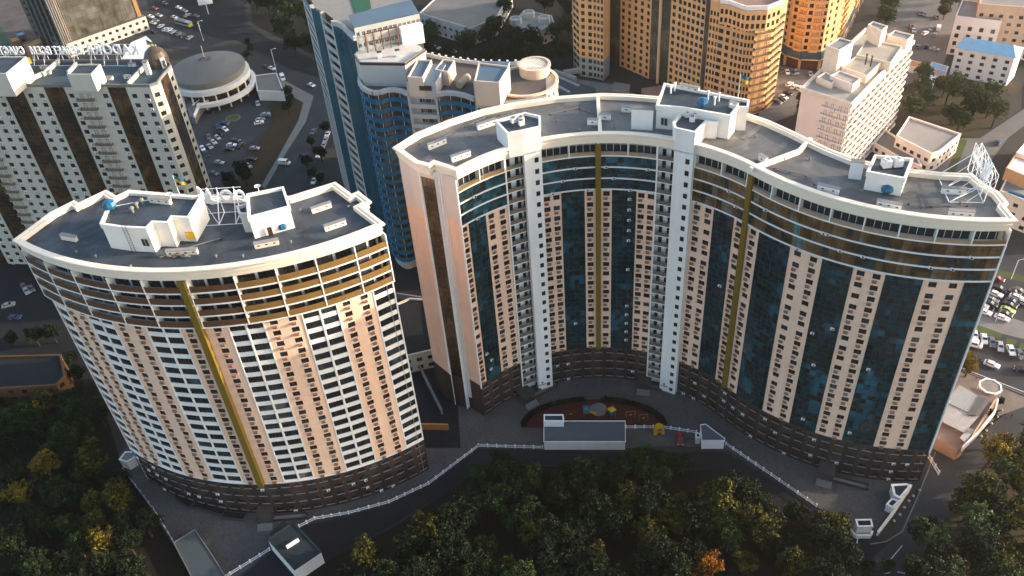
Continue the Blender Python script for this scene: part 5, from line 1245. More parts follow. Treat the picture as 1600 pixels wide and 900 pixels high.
    for pts, z in (([(637, 124), (661, 125), (675, 97), (652, 97)], 75.5), ([(680, 112), (700, 116), (711, 98), (692, 96)], 74), ([(741, 130), (780, 133), (796, 107), (748, 101)], 77)):
        pent(T, [V2(p) for p in GL(pts, z)], z+.8, zl-.2, 'roof_cabin', MATS['warm_white_render'], MATS['blue_sheet_roof'], corn=False)
    p = G(724, 128, zl+.9); t = thing('roof_tank', 'long beige rounded tank lying on the lower roof of the blue tower', 'tank', (p.x, p.y, zl+.9), 1.1); q = MB(); q.bar((-3, 0, .3), (3, 0, .3), 1.2, mat('beige_tank', (.40, .33, .23), .7), 10); o = q.build('shell'); o.parent = t
    W.finish(); RL.finish()
blue_tower()
# ---- ochre towers
def ochre():
    om = mat('ochre_brick', (.64, .37, .165), .8, .10, .4, streak=True); gs = mat('grey_green_stone', (.27, .29, .27), .85, .08, .3)
    T = thing('apartment_tower', 'large ochre brick apartment complex with stepped roofs and a pale stone foot', 'apartment tower', V2(G(1050, 130))+(0,))
    W = Parts(T, 'window', 'windows'); RL = Raw(T, 'balcony', 'balconies'); AC = Parts(T, 'air_conditioner', 'air_conditioners')
    fh = 3.3
    def seg(px, z, bays, foot=3, footm=None, g=None):
        Q = GL(px, 0)
        for (a, b), by in zip(zip(Q, Q[1:]), bays):
            ft = [x[:3]+(footm,) if footm else x for x in by]
            if foot and footm: facade(T, a, b, 0, foot, fh, ft, W, footm, top=0, wh=1.9, glassm=g); nf = int((z-foot*fh)/fh); facade(T, a, b, foot*fh, nf, fh, by, W, om, top=z-foot*fh-nf*fh, wh=1.9, AC=AC, acf=.12, glassm=g, RAILS=RL)
            else: nf = int(z/fh); facade(T, a, b, 0, nf, fh, by, W, om, top=z-nf*fh, wh=1.9, AC=AC, acf=.2, glassm=g, RAILS=RL)
        return Q
    gg = glassmat('smoky_glass', [(0, (.03, .03, .025)), (.5, (.08, .075, .06)), (.9, (.18, .16, .13))], (1.4, 1.6, 1), .15)
    Q1 = seg([(896, 100), (897, 108), (906, 119), (918, 121), (927, 122), (943, 126), (952, 117), (953, 98)], 78, [[('w', 1, 2)], [('W', 1, 2)], [('w', 1, 1)], [('w', 1, 1)], [('w', 1, 3)], [('p', 1, 0)], [('p', 1, 0)]], 3, gs)
    seg([(953, 98), (968, 103)], 80, [[('g', 1, 0)]], 0, None, gg)
    Q2 = seg([(968, 103), (1005, 119), (1014, 124)], 80, [[('w', 1, 4)], [('w', 1, 1)]], 0)
    seg([(1014, 124), (1042, 134)], 82, [[('g', 1, 0)]], 0, None, gg)
    Q3 = seg([(1042, 134), (1098, 158)], 58, [[('w', 1, 1), ('w', 2, 3), ('w', 2, 3), ('g', .6, 0)]], 0, None, gg)
    Q4 = seg([(1098, 158), (1112, 163), (1120, 166), (1132, 170)], 46, [[('w', 1, 3)], [('W', 1, 1)], [('w', 1, 1)]], 0)
    Q5 = seg([(1132, 170), (1150, 176), (1165, 178), (1190, 172), (1206, 158), (1213, 130)], 46, [[('w', 1, 3)], [('w', 1, 3)], [('B', 1, 0)], [('B', 1, 0)], [('w', 1, 2)]], 0)
    def body(px, z, top=1.2, inset=-.25):
        P = ccw([V2(p) for p in GL(px, 0)]); q = MB(); ip = offs(P, -.5); q.prism(ip, 0, z-.2, om, mat('rose_terrace', (.28, .17, .12), .9)); q.build('core', T); flatroof(T, P, z, MATS['rose_terrace'], 1.0, mat('peach_coping', (.62, .42, .25), .8), .3)
    body([(896, 100), (897, 108), (906, 119), (918, 121), (927, 122), (943, 126), (952, 117), (953, 98), (968, 103), (1005, 119), (1014, 124), (1030, 80), (930, 60)], 80)
    body([(1014, 124), (1042, 134), (1098, 158), (1130, 110), (1040, 85)], 58)
    body([(1098, 158), (1132, 170), (1150, 176), (1165, 178), (1190, 172), (1206, 158), (1213, 130), (1200, 110), (1120, 110)], 46)
    # set back upper storeys on the right with a pale crown
    zc = 55; up_ = [(1068+0, 0)]
    C5 = GL([(1126, 3), (1140, 4.5), (1166, 14), (1200, 13), (1222, 4), (1222, -30), (1126, -30)], zc); P = C5
    for (a, b), n_ in zip(zip(P[:5], P[1:5]), (2, 4, 4, 3)): facade(T, a, b, 46, 2, 3.4, [('w', 1, n_)], W, om, top=1.4, wh=2.0)
    q = MB(); q.prism(offs(ccw([V2(p) for p in C5]), -.4), 46, zc-1, om, MATS['rose_terrace']); q.build('set_back_core', T)
    flatroof(T, [V2(p) for p in C5], zc-.6, MATS['rose_terrace'], 1.6, white, .6)
    q = MB(); a = G(1014, 124); b = G(1042, 134); m_ = a.lerp(b, .45); q.bar((m_.x, m_.y-1, 0), (m_.x, m_.y-1, 82), .7, MATS['peach_coping'], 8); q.build('pale_column', T)
    W.finish(); RL.finish(); AC.finish()
    T = thing('apartment_tower', 'ochre tower with balconies over a dark arched ground floor, right of the larger complex', 'apartment tower', V2(G(1270, 100))+(0,))
    W = Parts(T, 'window', 'windows'); RL = Raw(T, 'balcony', 'balconies')
    Q = GL([(1216, 92), (1226, 101), (1248, 108), (1278, 109), (1297, 98), (1320, 58), (1345, 5)], 0); bys = [[('w', 1, 1)], [('w', 1, 1), ('B', 1.2, 0)], [('w', 1, 1), ('B', 1.4, 0), ('w', .6, 1)], [('w', 1, 2)], [('w', 1, 2), ('B', 1, 0), ('w', 1, 2)], [('w', 1, 3), ('B', 1, 0), ('w', 1, 3)]]
    for (a, b), by in zip(zip(Q, Q[1:]), bys):
        facade(T, a, b, 9, 20, 3.3, by, W, om, wh=1.9, RAILS=RL, railm=om, top=1)
        q = MB(); L = Line([a, b]); band(q, L, 0, L.L, 5.2, 9, -.2, .6, mat('slate_blue_glass', (.05, .10, .14), .3)); strip(q, L, 0, L.L, 0, 5.2, mat('dark_red_plinth', (.10, .04, .03), .8), -.4)
        n = max(1, round(L.L/6))
        for i in range(n+1): band(q, L, max(0, L.L*i/n-.4), min(L.L, L.L*i/n+.4), 0, 5.2, -.4, .7, MATS['peach_coping'])
        band(q, L, 0, L.L, 4.7, 5.3, -.4, .7, MATS['peach_coping']); q.build('ground_floor', T)
    q = MB(); q.prism(offs(ccw([V2(p) for p in Q+GL([(1290, -10), (1225, 60)])]), -.6), 0, 75, om); q.build('core', T)
    W.finish(); RL.finish()
    # terraced podium between
    T = thing('podium', 'grey terraced podium with pale stairs between the blue tower and the ochre complex', 'podium', V2(G(900, 140))+(0,))
    for i, (px, z) in enumerate([([(862, 108), (905, 124), (960, 132), (1000, 150), (1060, 160), (900, 170), (860, 160)], 2), ([(866, 118), (895, 128), (930, 137), (925, 146), (866, 150)], 4), ([(960, 128), (985, 132), (982, 142), (955, 140)], 6), ([(1002, 138), (1040, 132), (1036, 150), (1010, 152)], 5)]):
        q = MB(); q.prism([V2(p) for p in GL(px, z)], 0, z, (concrete, MATS['teal_grey_roofing'], concrete, MATS['rose_terrace'])[i]); q.build('terrace_step', T)
    q = MB()
    for a, b in (((862, 116), (905, 135)), ((866, 110), (900, 122)), ((862, 130), (890, 145)), ((880, 112), (912, 106))):
        L = Line(GL([a, b], 4)); band(q, L, 0, L.L, 2, 4.6, -.5, .5, mat('pale_stone', (.30, .30, .29), .8))
    q.build('stair_walls', T)
ochre()
# ---- hotel like slab at the right
def hotel():
    hm_ = mat('blush_render', (.80, .68, .60), .85, .04, .2); Z = 37
    T = thing('apartment_block', 'pale pink slab block with a grid of small balconies and a cluttered flat roof', 'apartment block', V2(G(1320, 220))+(0,)); W = Parts(T, 'window', 'windows'); RL = Raw(T, 'balcony', 'balconies')
    a, b, c = G(1253, 137, Z), G(1331, 161, Z), G(1427, 63, Z); d = a+(c-b)
    facade(T, a, b, 0, 11, 3.2, [('p', 4, 0), ('B', 2.4, 0), ('B', 2.4, 0)], W, hm_, RAILS=RL, railm=white, top=2)
    facade(T, b, c, 0, 11, 3.2, [('B', 1.3, 0), ('p', .35, 0)]*13, W, hm_, RAILS=RL, railm=white, top=2)
    facade(T, c, d, 0, 11, 3.2, [('p', 1, 0)], W, hm_, top=2); facade(T, d, a, 0, 11, 3.2, [('p', 1, 0)], W, hm_, top=2)
    poly = ccw([V2(p) for p in (a, b, c, d)]); q = MB(); q.sweep(poly, [(0, Z-1.6), (.6, Z-1.5), (.6, Z), (-.5, Z), (-.5, Z-1)], mat('cream_fascia', (.75, .65, .52), .8)); q.build('fascia', T); q = MB(); q.face([(*p, Z-.9) for p in offs(poly, -.5)], mat('tan_roofing', (.33, .28, .22), .9, scale=.15, col2=(.42, .37, .30))); q.build('roof', T)
    W.finish(); RL.finish()
    for pts, z, nm in (([(1290, 71), (1312, 78), (1334, 65), (1312, 58)], 47, 'lift_block'), ([(1356, 38), (1378, 48), (1387, 40), (1364, 33)], 46, 'tank_room'), ([(1387, 55), (1418, 62), (1428, 54), (1398, 47)], 41, 'stair_block'), ([(1315, 104), (1355, 118), (1378, 96), (1337, 88)], 39.5, 'raised_roof'), ([(1338, 85), (1392, 98), (1410, 72), (1355, 60)], 40, 'rear_roof'), ([(1297, 118), (1333, 132), (1345, 122), (1312, 110)], 39.5, 'canopy_roof'), ([(1276, 120), (1300, 130), (1310, 121), (1290, 112)], 38.5, 'low_roof')):
        pent(T, [V2(p) for p in GL(pts, z)], z, Z-1, nm, MATS['cream_fascia'] if nm != 'canopy_roof' else MATS['blush_render'], MATS['tan_roofing'] if 'roof' in nm else roofw, corn=False)
    for i, (x, y) in enumerate(((1352, 92), (1360, 95))):
        p = G(x, y+8, 39.5); t = thing('flue_pipe', ('left', 'right')[i]+' of two dark flue pipes on the pale pink slab roof', 'flue', (p.x, p.y, 39.3), 0, 'flue pipes'); q = MB(); q.bar((0, 0, 0), (0, 0, 4), .25, darkm, 8); o = q.build('pipe'); o.parent = t; q = MB(); q.bar((0, 0, 4), (0, 0, 4.3), .35, darkm, 8); o = q.build('cowl'); o.parent = t
hotel()
simple_house('annex_building', 'low pink annex with grey roofs at the foot of the pale slab block', 'annex', [(1400, 214), (1455, 242), (1468, 238), (1501, 211), (1420, 184)], 8, 2, 3.4, MATS['blush_render'], roofw, 3.5)
simple_house('annex_building', 'lower wing with a dark yard roof joining the pink annex', 'annex', [(1365, 225), (1410, 250), (1440, 262), (1430, 240), (1395, 212), (1382, 205)], 3.5, 1, 3.2, MATS['blush_render'], mat('grey_yard_roof', (.16, .15, .145), .9), 4)
simple_house('school_building', 'pink four storey building with large windows behind the blue roofed house', 'school', [(1493, 27), (1565, 35), (1560, 8), (1504, 0)], 18, 4, 3.8, MATS['blush_render'], roofw, 5, wh=2)
simple_house('school_building', 'pink wing with tall windows cut by the right edge of the photo', 'school', [(1563, 27), (1660, 42), (1660, 10), (1572, 8)], 18, 4, 3.8, MATS['blush_render'], roofw, 4, wh=2.2)
simple_house('apartment_block', 'peach block at the top right corner behind the pink building', 'apartment block', [(1530, 8), (1640, 16), (1640, -20), (1535, -25)], 24, 6, 3.6, mat('peach_block', (.62, .42, .28), .85), roofw, 4)
t = simple_house('villa', 'white four storey house under a light blue hipped roof', 'house', [(1494, 76), (1585, 92), (1598, 78), (1508, 60)], 13, 4, 3.1, white, roofw, 5)
q = MB(); P = GL([(1492, 76.5), (1587, 93), (1600, 76), (1506, 59)], 13.4); r0 = P[0].lerp(P[3], .5).lerp(P[1].lerp(P[2], .5), .12); r1 = P[0].lerp(P[3], .5).lerp(P[1].lerp(P[2], .5), .86); sb = mat('sky_blue_sheet', (.22, .42, .58), .5, .12, .4, streak=True)
v = lambda p, z: (p.x, p.y, z)
for f in ([v(P[0], 13.9), v(P[1], 13.9), v(r1, 16.8), v(r0, 16.8)], [v(P[1], 13.9), v(P[2], 13.9), v(r1, 16.8)], [v(P[2], 13.9), v(P[3], 13.9), v(r0, 16.8), v(r1, 16.8)], [v(P[3], 13.9), v(P[0], 13.9), v(r0, 16.8)]): q.face(f, sb)
q.build('hipped_roof', t)
t = hut('market_kiosk', 'small kiosk with a light blue roof left of the blue roofed house', 'kiosk', [(1452, 105), (1478, 112), (1482, 104), (1457, 97)], 4, deck=sb)
hut('garage_row', 'orange roofed garage row beside the pale slab block', 'garages', [(1420, 103), (1452, 109), (1453, 101), (1424, 94)], 3, deck=mat('orange_sheet', (.55, .24, .10), .7))
hut('shed', 'white flat roofed shed in the yard right of the pale slab', 'shed', [(1438, 120), (1460, 127), (1463, 118), (1441, 112)], 3.4, deck=steel)
# right hand shopping building and the white one above it
T = simple_house('shopping_centre', 'cream building with roof boxes along the right edge above the wavy tower end', 'shopping centre', [(1562, 300), (1680, 345), (1720, 250), (1615, 196)], 12, 3, 3.8, MATS['cream_fascia'], roofw, 4)
for pts, z, m in (([(1572, 262), (1610, 278), (1622, 256), (1585, 243)], 17, mat('orange_plant_room', (.55, .30, .14), .8)), ([(1588, 238), (1625, 250), (1630, 235), (1600, 224)], 16, white)): pent(T, [V2(p) for p in GL(pts, z)], z, 12, 'plant_room', m, white, corn=False)
q = MB(); a, b = G(1560, 345), G(1640, 372); 
T = thing('mall', 'blue glazed mall front with tan pillars at the right edge', 'mall', (a.x, a.y, 0)); L = Line([a, b]); z = 14
glass_strip(T, L, 0, L.L, 0, 11, glassmat('dark_blue_mall_glass', [(0, (.01, .015, .03)), (.5, (.02, .04, .07)), (.9, (.06, .10, .13))], (2, 2, 1), .12), mull=2)
q = MB(); d = (b-a).normalized(); n = Vector((-d.y, d.x)); q.prism([V2(p) for p in (a+n*.3, b+n*.3, b+n*24, a+n*24)], 0, 12, MATS['cream_fascia'], roofw); q.build('body', T)
q = MB(); band(q, L, 0, L.L, 11, 13, -.3, .6, bluem); q.build('blue_fascia', T)
for i in range(5): q = MB(); band(q, L, 3+i*5.5, 4.6+i*5.5, 0, 11, 0, .9, MATS['cream_fascia']); q.build('pillar', T)
# low buildings behind the blue tower
T = simple_house('exhibition_hall', 'wide low hall with a flat grey roof among dark trees behind the blue tower', 'hall', [(655, 22), (735, 46), (770, 32), (775, 30), (800, -14), (700, -20)], 9, 2, 4, MATS['grey_white_render'], mat('warm_grey_flat_roof', (.13, .12, .11), .9, scale=.1, col2=(.19, .18, .165)), 4)
T = simple_house('villa', 'small white building with round roof turrets behind the blue tower', 'villa', [(800, 38), (838, 52), (866, 38), (862, 26), (820, 18)], 8, 2, 3.6, MATS['grey_white_render'], roofw, 4)
for x, y in ((806, 34), (826, 24), (850, 32)):
    p = G(x, y, 9); q = MB(); q.lathe((p.x, p.y), [(3.2, 8), (3.2, 11), (2.7, 11), (2.7, 10), (0, 10)], MATS['grey_white_render'], 8); q.build('turret', T)
hut('pavilion', 'flat grey canopy beside the main road near the round hall', 'pavilion', [(398, 118), (402, 142), (443, 143), (432, 114)], 5, deck=MATS['warm_grey_flat_roof'])
# between the towers and the lower left
simple_house('service_building', 'dark roofed service building seen in the gap between the two peach towers', 'service building', [(612, 480), (628, 560), (680, 548), (672, 470), (640, 468)], 7, 2, 3.2, MATS['ivory_render'], MATS['asphalt_dark'] if 'asphalt_dark' in MATS else asphd, 4)
lowwall([(600, 455), (700, 470)], 'long pale wall crossing the dark gap above the service building', h=2.5, m=concrete)
lowwall([(618, 492), (640, 540), (690, 640)], 'dark wall running down the gap towards the ochre one', h=2.2, m=concrete)
simple_house('terrace_houses', 'dark roofed terraces with ochre walls at the left edge above the wood', 'terraces', [(-60, 612), (88, 604), (102, 590), (96, 556), (-60, 560)], 9, 3, 3.0, mat('ochre_brown_render', (.12, .06, .025), .85), asphd, 4)
# octagon canopy and restaurant at the right
T = thing('restaurant', 'low restaurant with striped grey sheet roofs at the right foot of the wavy tower', 'restaurant', V2(G(1500, 650))+(0,))
z = 5
P = GL([(1452, 676), (1498, 700), (1507, 695), (1555, 622), (1560, 618), (1508, 598), (1480, 606)], z); q = MB(); q.prism([V2(p) for p in P], 0, 4.4, mat('peach_wall', (.32, .21, .15), .85), mat('tan_flat_roof', (.15, .105, .085), .9, scale=.2, col2=(.23, .17, .14))); q.build('body', T)
shm = stripemat('grey_corrugated_sheet', (.11, .12, .125), (.15, .16, .165), .5, rough=.5)
for i, (px, dz, m) in enumerate((([(1458, 652), (1506, 676), (1530, 650), (1478, 628)], .5, MATS['pale_stone']), ([(1478, 628), (1515, 645), (1530, 620), (1500, 602)], .8, mat('silver_sheet', (.24, .255, .255), .5, .1, .8)), ([(1512, 648), (1530, 650), (1548, 624), (1530, 618)], .9, mat('grey_violet_sheet', (.09, .085, .09), .6)), ([(1500, 684), (1508, 692), (1522, 672), (1514, 668)], .6, MATS['silver_sheet']))):
    Q = GL(px, z+dz); q = MB(); q.prism([V2(p) for p in Q], z+dz-.15, z+dz, m)
    a, b, c, d = Q
    for k in range(9): u0 = a.lerp(b, k/9); u1 = d.lerp(c, k/9); q.bar((u0.x, u0.y, z+dz+.02), (u1.x, u1.y, z+dz+.02), .06, m, 4)
    q.build('sheet_roof', T)
q = MB(); L = Line(GL([(1505, 697), (1527, 676), (1556, 640), (1560, 622)], z+1)); band(q, L, 0, L.L, z-1, z+.9, -.2, .2, white); q.build('curved_parapet', T)
p = G(1548, 603, 5); t = thing('octagonal_canopy', 'white octagonal ring canopy beside the restaurant', 'canopy', (p.x, p.y, 0)); q = MB(); q.lathe((0, 0), [(3.2, 4.6), (3.2, 5), (2.75, 5), (2.75, 4.6), (3.2, 4.6)], steel, 8); o = q.build('ring'); o.parent = t
q = MB(); q.lathe((0, 0), [(2.75, 4.8), (0, 4.95)], mat('taupe_canvas', (.22, .19, .16), .9), 8); o = q.build('canvas'); o.parent = t
q = MB()
for i in range(8): a = 2*math.pi*i/8; q.bar((math.cos(a)*3, math.sin(a)*3, 0), (math.cos(a)*3, math.sin(a)*3, 4.7), .08, steel, 6)
o = q.build('posts'); o.parent = t
sheet('site_ground', GL([(-80, -60), (60, -60), (78, 20), (92, 88), (-80, 110)]), -.2, mat('site_earth', (.05, .042, .038), .95, scale=.12, col2=(.13, .11, .10)))
# tower crane and site things, top left
p = G(12, 75); t = thing('tower_crane', 'green lattice tower crane at the left edge above the roof letters', 'crane', (p.x, p.y, 0)); gm_ = mat('crane_green', (.03, .22, .12), .5); q = MB()
for sx in (-1, 1):
    for sy in (-1, 1): q.bar((sx, sy, 0), (sx, sy, 60), .15, gm_)
for i in range(20):
    z = i*3
    for a, b in (((-1, -1), (1, -1)), ((1, -1), (1, 1)), ((1, 1), (-1, 1)), ((-1, 1), (-1, -1))): q.bar((*a, z), (*b, z+3), .1, gm_); q.bar((*a, z), (*b, z), .1, gm_)
o = q.build('mast'); o.parent = t
simple_house('site_shed', 'long orange roofed shed on the building site behind the roof letters', 'shed', [(36, 70), (44, 78), (66, 68), (62, 58)], 6, 1, 4, mat('rust_wall', (.30, .15, .07), .9), mat('orange_tan_roof', (.50, .28, .15), .9), 5)
simple_house('site_shed', 'small orange shed left of the long one on the building site', 'shed', [(14, 60), (20, 68), (32, 64), (26, 57)], 4, 1, 3, MATS['rust_wall'], MATS['orange_tan_roof'], 5)
simple_house('site_shed', 'blue white covered stack beyond the orange sheds', 'shed', [(24, 52), (28, 58), (40, 55), (36, 49)], 4, 1, 3, concrete, sb, 5)
# advertising board by the junction
p = G(326, 22); t = thing('billboard', 'white lattice billboard standing by the road junction', 'billboard', (p.x, p.y, 0), .2); q = MB(); q.bar((0, 0, 0), (0, 0, 6), .25, steel, 6); o = q.build('post'); o.parent = t; q = MB(); q.box((0, 0, 8), (8, .3, 4.5), steel); o = q.build('board'); o.parent = t
def lamp(px, py, h, label):
    p = G(px, py); t = thing('street_lamp', label, 'street lamp', (p.x, p.y, 0), 0, 'street lamps'); q = MB(); q.bar((0, 0, 0), (0, 0, h), .12, steel, 6); q.bar((0, 0, h), (1.8, 0, h+.3), .08, steel, 5); o = q.build('pole'); o.parent = t; q = MB(); q.box((2.1, 0, h+.3), (.9, .35, .15), steel); o = q.build('lamp_head'); o.parent = t
lamp(432, 112, 12, 'tall lamp post by the grey canopy near the junction'); lamp(318, 64, 11, 'lamp post behind the cone roof of the round hall'); lamp(1516, 508, 8, 'lamp post between the car park and the row of street cars'); lamp(1580, 436, 8, 'lamp post on the strip of lawn before the mall')
# ------------------------------------------------------------------ cars
CP = {}
def carmat(c): return mat('car_'+c, {'white': (.78, .78, .78), 'black': (.012, .012, .014), 'silver': (.35, .36, .37), 'grey': (.11, .12, .13), 'blue': (.03, .07, .14), 'red': (.22, .01, .015), 'lime': (.42, .50, .12), 'green': (.03, .09, .06)}[c], .28, .02, spec=.6)
tyre = mat('tyre_rubber', (.015, .015, .015), .85); carglass = mat('car_glass', (.012, .016, .02), .08, spec=.7); lampm = mat('headlight_glass', (.7, .7, .66), .2); tailm = mat('tail_light', (.4, .02, .02), .3)
def car_proto(c, kind):
    """x forward, 4.5 m"""
    root = bpy.data.objects.new('parked_car', None); COL.objects.link(root); m = carmat(c)
    L, Wd = (4.5, 1.8) if kind == 'car' else (5.2, 2.0)
    prof = ([(-2.2, .3), (-2.25, .75), (-2.1, .95), (-1.35, 1.0), (1.05, .98), (2.05, .82), (2.25, .6), (2.2, .3)] if kind == 'car' else [(-2.6, .35), (-2.6, 2.1), (-2.4, 2.25), (1.2, 2.25), (1.9, 1.3), (2.55, 1.1), (2.6, .4)])
    b = MB(); hw = Wd/2
    def loft(pr, w0, w1=None, mm=m):
        n = len(pr); A = [(x, -w0 if z < .9 else -w0*.96, z) for x, z in pr]; B2 = [(x, -y, z) for x, y, z in A]
        b.face(A, mm); b.face(B2[::-1], mm)
        for i in range(n): j = (i+1) % n; b.face([A[j], A[i], B2[i], B2[j]], mm)
    loft(prof, hw); o = b.build('body'); o.parent = root
    b = MB()
    if kind == 'car':
        A = [(-1.75, -.82, 1.0), (.95, -.82, 1.0), (.95, .82, 1.0), (-1.75, .82, 1.0)]; T_ = [(-1.2, -.66, 1.42), (.25, -.66, 1.42), (.25, .66, 1.42), (-1.2, .66, 1.42)]
        b.hexa(A+T_, carglass); o = b.build('windows'); o.parent = root
        b = MB(); b.hexa([(-1.22, -.68, 1.41), (.27, -.68, 1.41), (.27, .68, 1.41), (-1.22, .68, 1.41), (-1.15, -.62, 1.47), (.2, -.62, 1.47), (.2, .62, 1.47), (-1.15, .62, 1.47)], m)
        for sx in (-1, 1):
            for x0, x1 in ((-1.75, -1.2), (.95, .25), (-.35, -.35)): b.bar((x0, sx*.82, 1.0), (x1, sx*.66, 1.44), .05, m)
        o = b.build('roof'); o.parent = root
    else:
        b.hexa([(1.25, -.9, 1.45), (1.92, -.9, 1.4), (1.92, .9, 1.4), (1.25, .9, 1.45), (1.25, -.85, 2.1), (1.35, -.85, 2.1), (1.35, .85, 2.1), (1.25, .85, 2.1)], carglass)
        b.box((.2, 0, 1.7), (1.6, 2.01, .55), carglass); o = b.build('windows'); o.parent = root
    wx = 1.35 if kind == 'car' else 1.6
    for sx in (-wx, wx):
        for sy in (-1, 1):
            b = MB(); b.bar((sx, sy*(hw-.22), .33), (sx, sy*(hw+.02), .33), .34, tyre, 12); b.bar((sx, sy*(hw+.02), .33), (sx, sy*(hw+.035), .33), .2, MATS['silver_wheel'] if 'silver_wheel' in MATS else mat('silver_wheel', (.4, .4, .4), .4), 8); o = b.build('wheel'); o.parent = root
    xf = prof[-2][0]
    for sy in (-1, 1):
        b = MB(); b.box((xf-.02, sy*hw*.72, .68), (.14, .38, .16), lampm); o = b.build('headlight'); o.parent = root
        b = MB(); b.box((prof[1][0]+.02, sy*hw*.75, .78), (.1, .34, .16), tailm); o = b.build('tail_light'); o.parent = root
    return root
def ordn(i): return ['first', 'second', 'third', 'fourth', 'fifth', 'sixth', 'seventh', 'eighth', 'ninth', 'tenth', 'eleventh', 'twelfth', 'thirteenth', 'fourteenth', 'fifteenth', 'sixteenth', 'seventeenth', 'eighteenth', 'nineteenth', 'twentieth'][i] if i < 20 else '%dth' % (i+1)
CN = {'white': 'white', 'black': 'black', 'silver': 'silver', 'grey': 'dark grey', 'blue': 'dark blue', 'red': 'dark red', 'lime': 'lime green', 'green': 'dark green'}
def place_car(px, py, dirpx, col, label, group, kind='car', flip=False):
    p = G(px, py); q = G(px+dirpx[0], py+dirpx[1]); d = q-p; rz = math.atan2(d.y, d.x)+random.uniform(-.04, .04)
    k = (col, kind)
    if k not in CP: root = CP[k] = car_proto(col, kind); new = root
    else:
        src = CP[k]; new = src.copy(); COL.objects.link(new)
        for ch in [c for c in src.children]:
            c = ch.copy(); COL.objects.link(c); c.parent = new
    new.location = (p.x, p.y, -.1); new.rotation_euler = (0, 0, rz)
    if kind == 'van': new.name = 'parked_van'
    tag(new, label, 'van' if kind == 'van' else 'car', group)
def carset(items, d, where, group, kinds=None):
    """items [(x,y,colour)] labelled by their order from the left within the colour"""
    items = sorted(items); cnt = {}; tot = {}
    for it in items: tot[it[2]] = tot.get(it[2], 0)+1
    for it in items:
        x, y, c = it[:3]; dd = it[3] if len(it) > 3 else d; i = cnt.get(c, 0); cnt[c] = i+1
        if tot[c] == 1: lb = 'the only %s car %s' % (CN[c], where)
        elif i == tot[c]-1: lb = 'rightmost %s car %s' % (CN[c], where)
        elif i == 0: lb = 'leftmost %s car %s' % (CN[c], where)
        else: lb = '%s %s car from left %s' % (ordn(i), CN[c], where)
        place_car(x, y, dd, c, lb, group, it[4] if len(it) > 4 else 'car')
dA = (22, 8)
carset([(1555, 461, 'white'), (1561, 452, 'black'), (1558, 437, 'red'), (1549, 470, 'grey'), (1547, 476, 'black'), (1533, 478, 'silver'), (1538, 489, 'white'), (1588, 466, 'white'), (1584, 458, 'black'), (1581, 473, 'black'), (1577, 478, 'black'), (1574, 486, 'lime'), (1570, 492, 'black'), (1565, 498, 'white'), (1592, 456, 'grey'), (1598, 474, 'silver')], dA, 'in the double row by the mall', 'cars in the car park by the mall')
carset([(1522, 525, 'white', (2, 10)), (1537, 531, 'white', (2, 10)), (1549, 536, 'grey', (2, 10)), (1562, 543, 'silver', (2, 10)), (1579, 549, 'white', (4, 10)), (1593, 555, 'grey', (6, 10))], None, 'parked nose out along the street near the wavy tower corner', 'cars parked along the street at the right')
place_car(1520, 540, (8, 2), 'white', 'white van squeezed between the yellow tree and the parked street cars', 'vans', 'van')
place_car(1549, 571, (20, 8), 'white', 'white car driving alone on the street above the octagonal canopy', 'cars on the roads')
place_car(1597, 580, (-20, -6), 'black', 'black car driving at the right edge on the same street', 'cars on the roads')
place_car(1062, 687, (1, 10), 'red', 'dark red car parked between the yellow arch and the triangular booth', 'cars in the courtyard')
dP = (14, -3)
carset([(403, 163, 'silver', (3, 10)), (415, 180, 'silver'), (416, 184, 'black'), (407, 188, 'silver'), (405, 193, 'white'), (352, 194, 'blue', (12, 2)), (341, 199, 'blue', (3, 10)), (352, 203, 'white', (8, 7)), (346, 209, 'black', (8, 7)), (340, 216, 'silver', (8, 7)), (334, 223, 'silver', (8, 7)), (328, 230, 'silver', (8, 7)), (327, 215, 'grey', (3, 10)), (317, 233, 'white', (5, 8)), (323, 242, 'black', (5, 8)), (362, 228, 'white', (14, 0)), (358, 235, 'black', (14, 0)), (368, 220, 'black', (14, 3)), (376, 229, 'black', (8, -8)), (343, 255, 'silver', (14, 2)), (335, 272, 'grey', (14, 4)), (398, 233, 'silver', (14, 0)), (393, 250, 'black', (14, 0)), (388, 260, 'silver', (10, 6)), (327, 177, 'black', (14, 1))], dP, 'on the car park between the ivory and blue towers', 'cars on the shaded car park')
dS = (-8, 16)
carset([(512, 211, 'white'), (509, 220, 'silver'), (506, 228, 'silver'), (502, 235, 'blue'), (498, 243, 'white'), (491, 284, 'white')], dS, 'in the kerbside line at the foot of the blue tower', 'cars beside the blue tower')
place_car(490, 207, (-10, 14), 'grey', 'dark grey car driving on the road left of the kerbside line', 'cars on the roads')
place_car(445, 256, (12, 1), 'white', 'white van on the road right of the rust coloured verge', 'vans', 'van')
dR = (16, 5)
carset([(280, 13, 'white'), (289, 18, 'silver'), (293, 25, 'silver', (12, -6)), (273, 28, 'white'), (242, 14, 'red'), (307, 26, 'grey'), (258, 6, 'grey')], dR, 'driving on the main road behind the round hall', 'cars on the roads')
carset([(236, 27, 'white'), (249, 25, 'silver'), (240, 37, 'white'), (240, 51, 'black'), (252, 42, 'white', (10, -6)), (259, 47, 'white', (10, -6)), (265, 48, 'white', (10, -6)), (271, 51, 'silver', (10, -6)), (279, 54, 'grey', (10, -6)), (285, 57, 'black', (10, -6)), (297, 60, 'silver', (10, -6)), (244, 33, 'silver')], dR, 'parked between the office block and the round hall', 'cars parked by the round hall')
place_car(425, 108, (14, 5), 'white', 'white car beside the grey canopy near the junction', 'cars by the junction'); place_car(417, 105, (14, 5), 'black', 'black car just left of the white one near the grey canopy', 'cars by the junction')
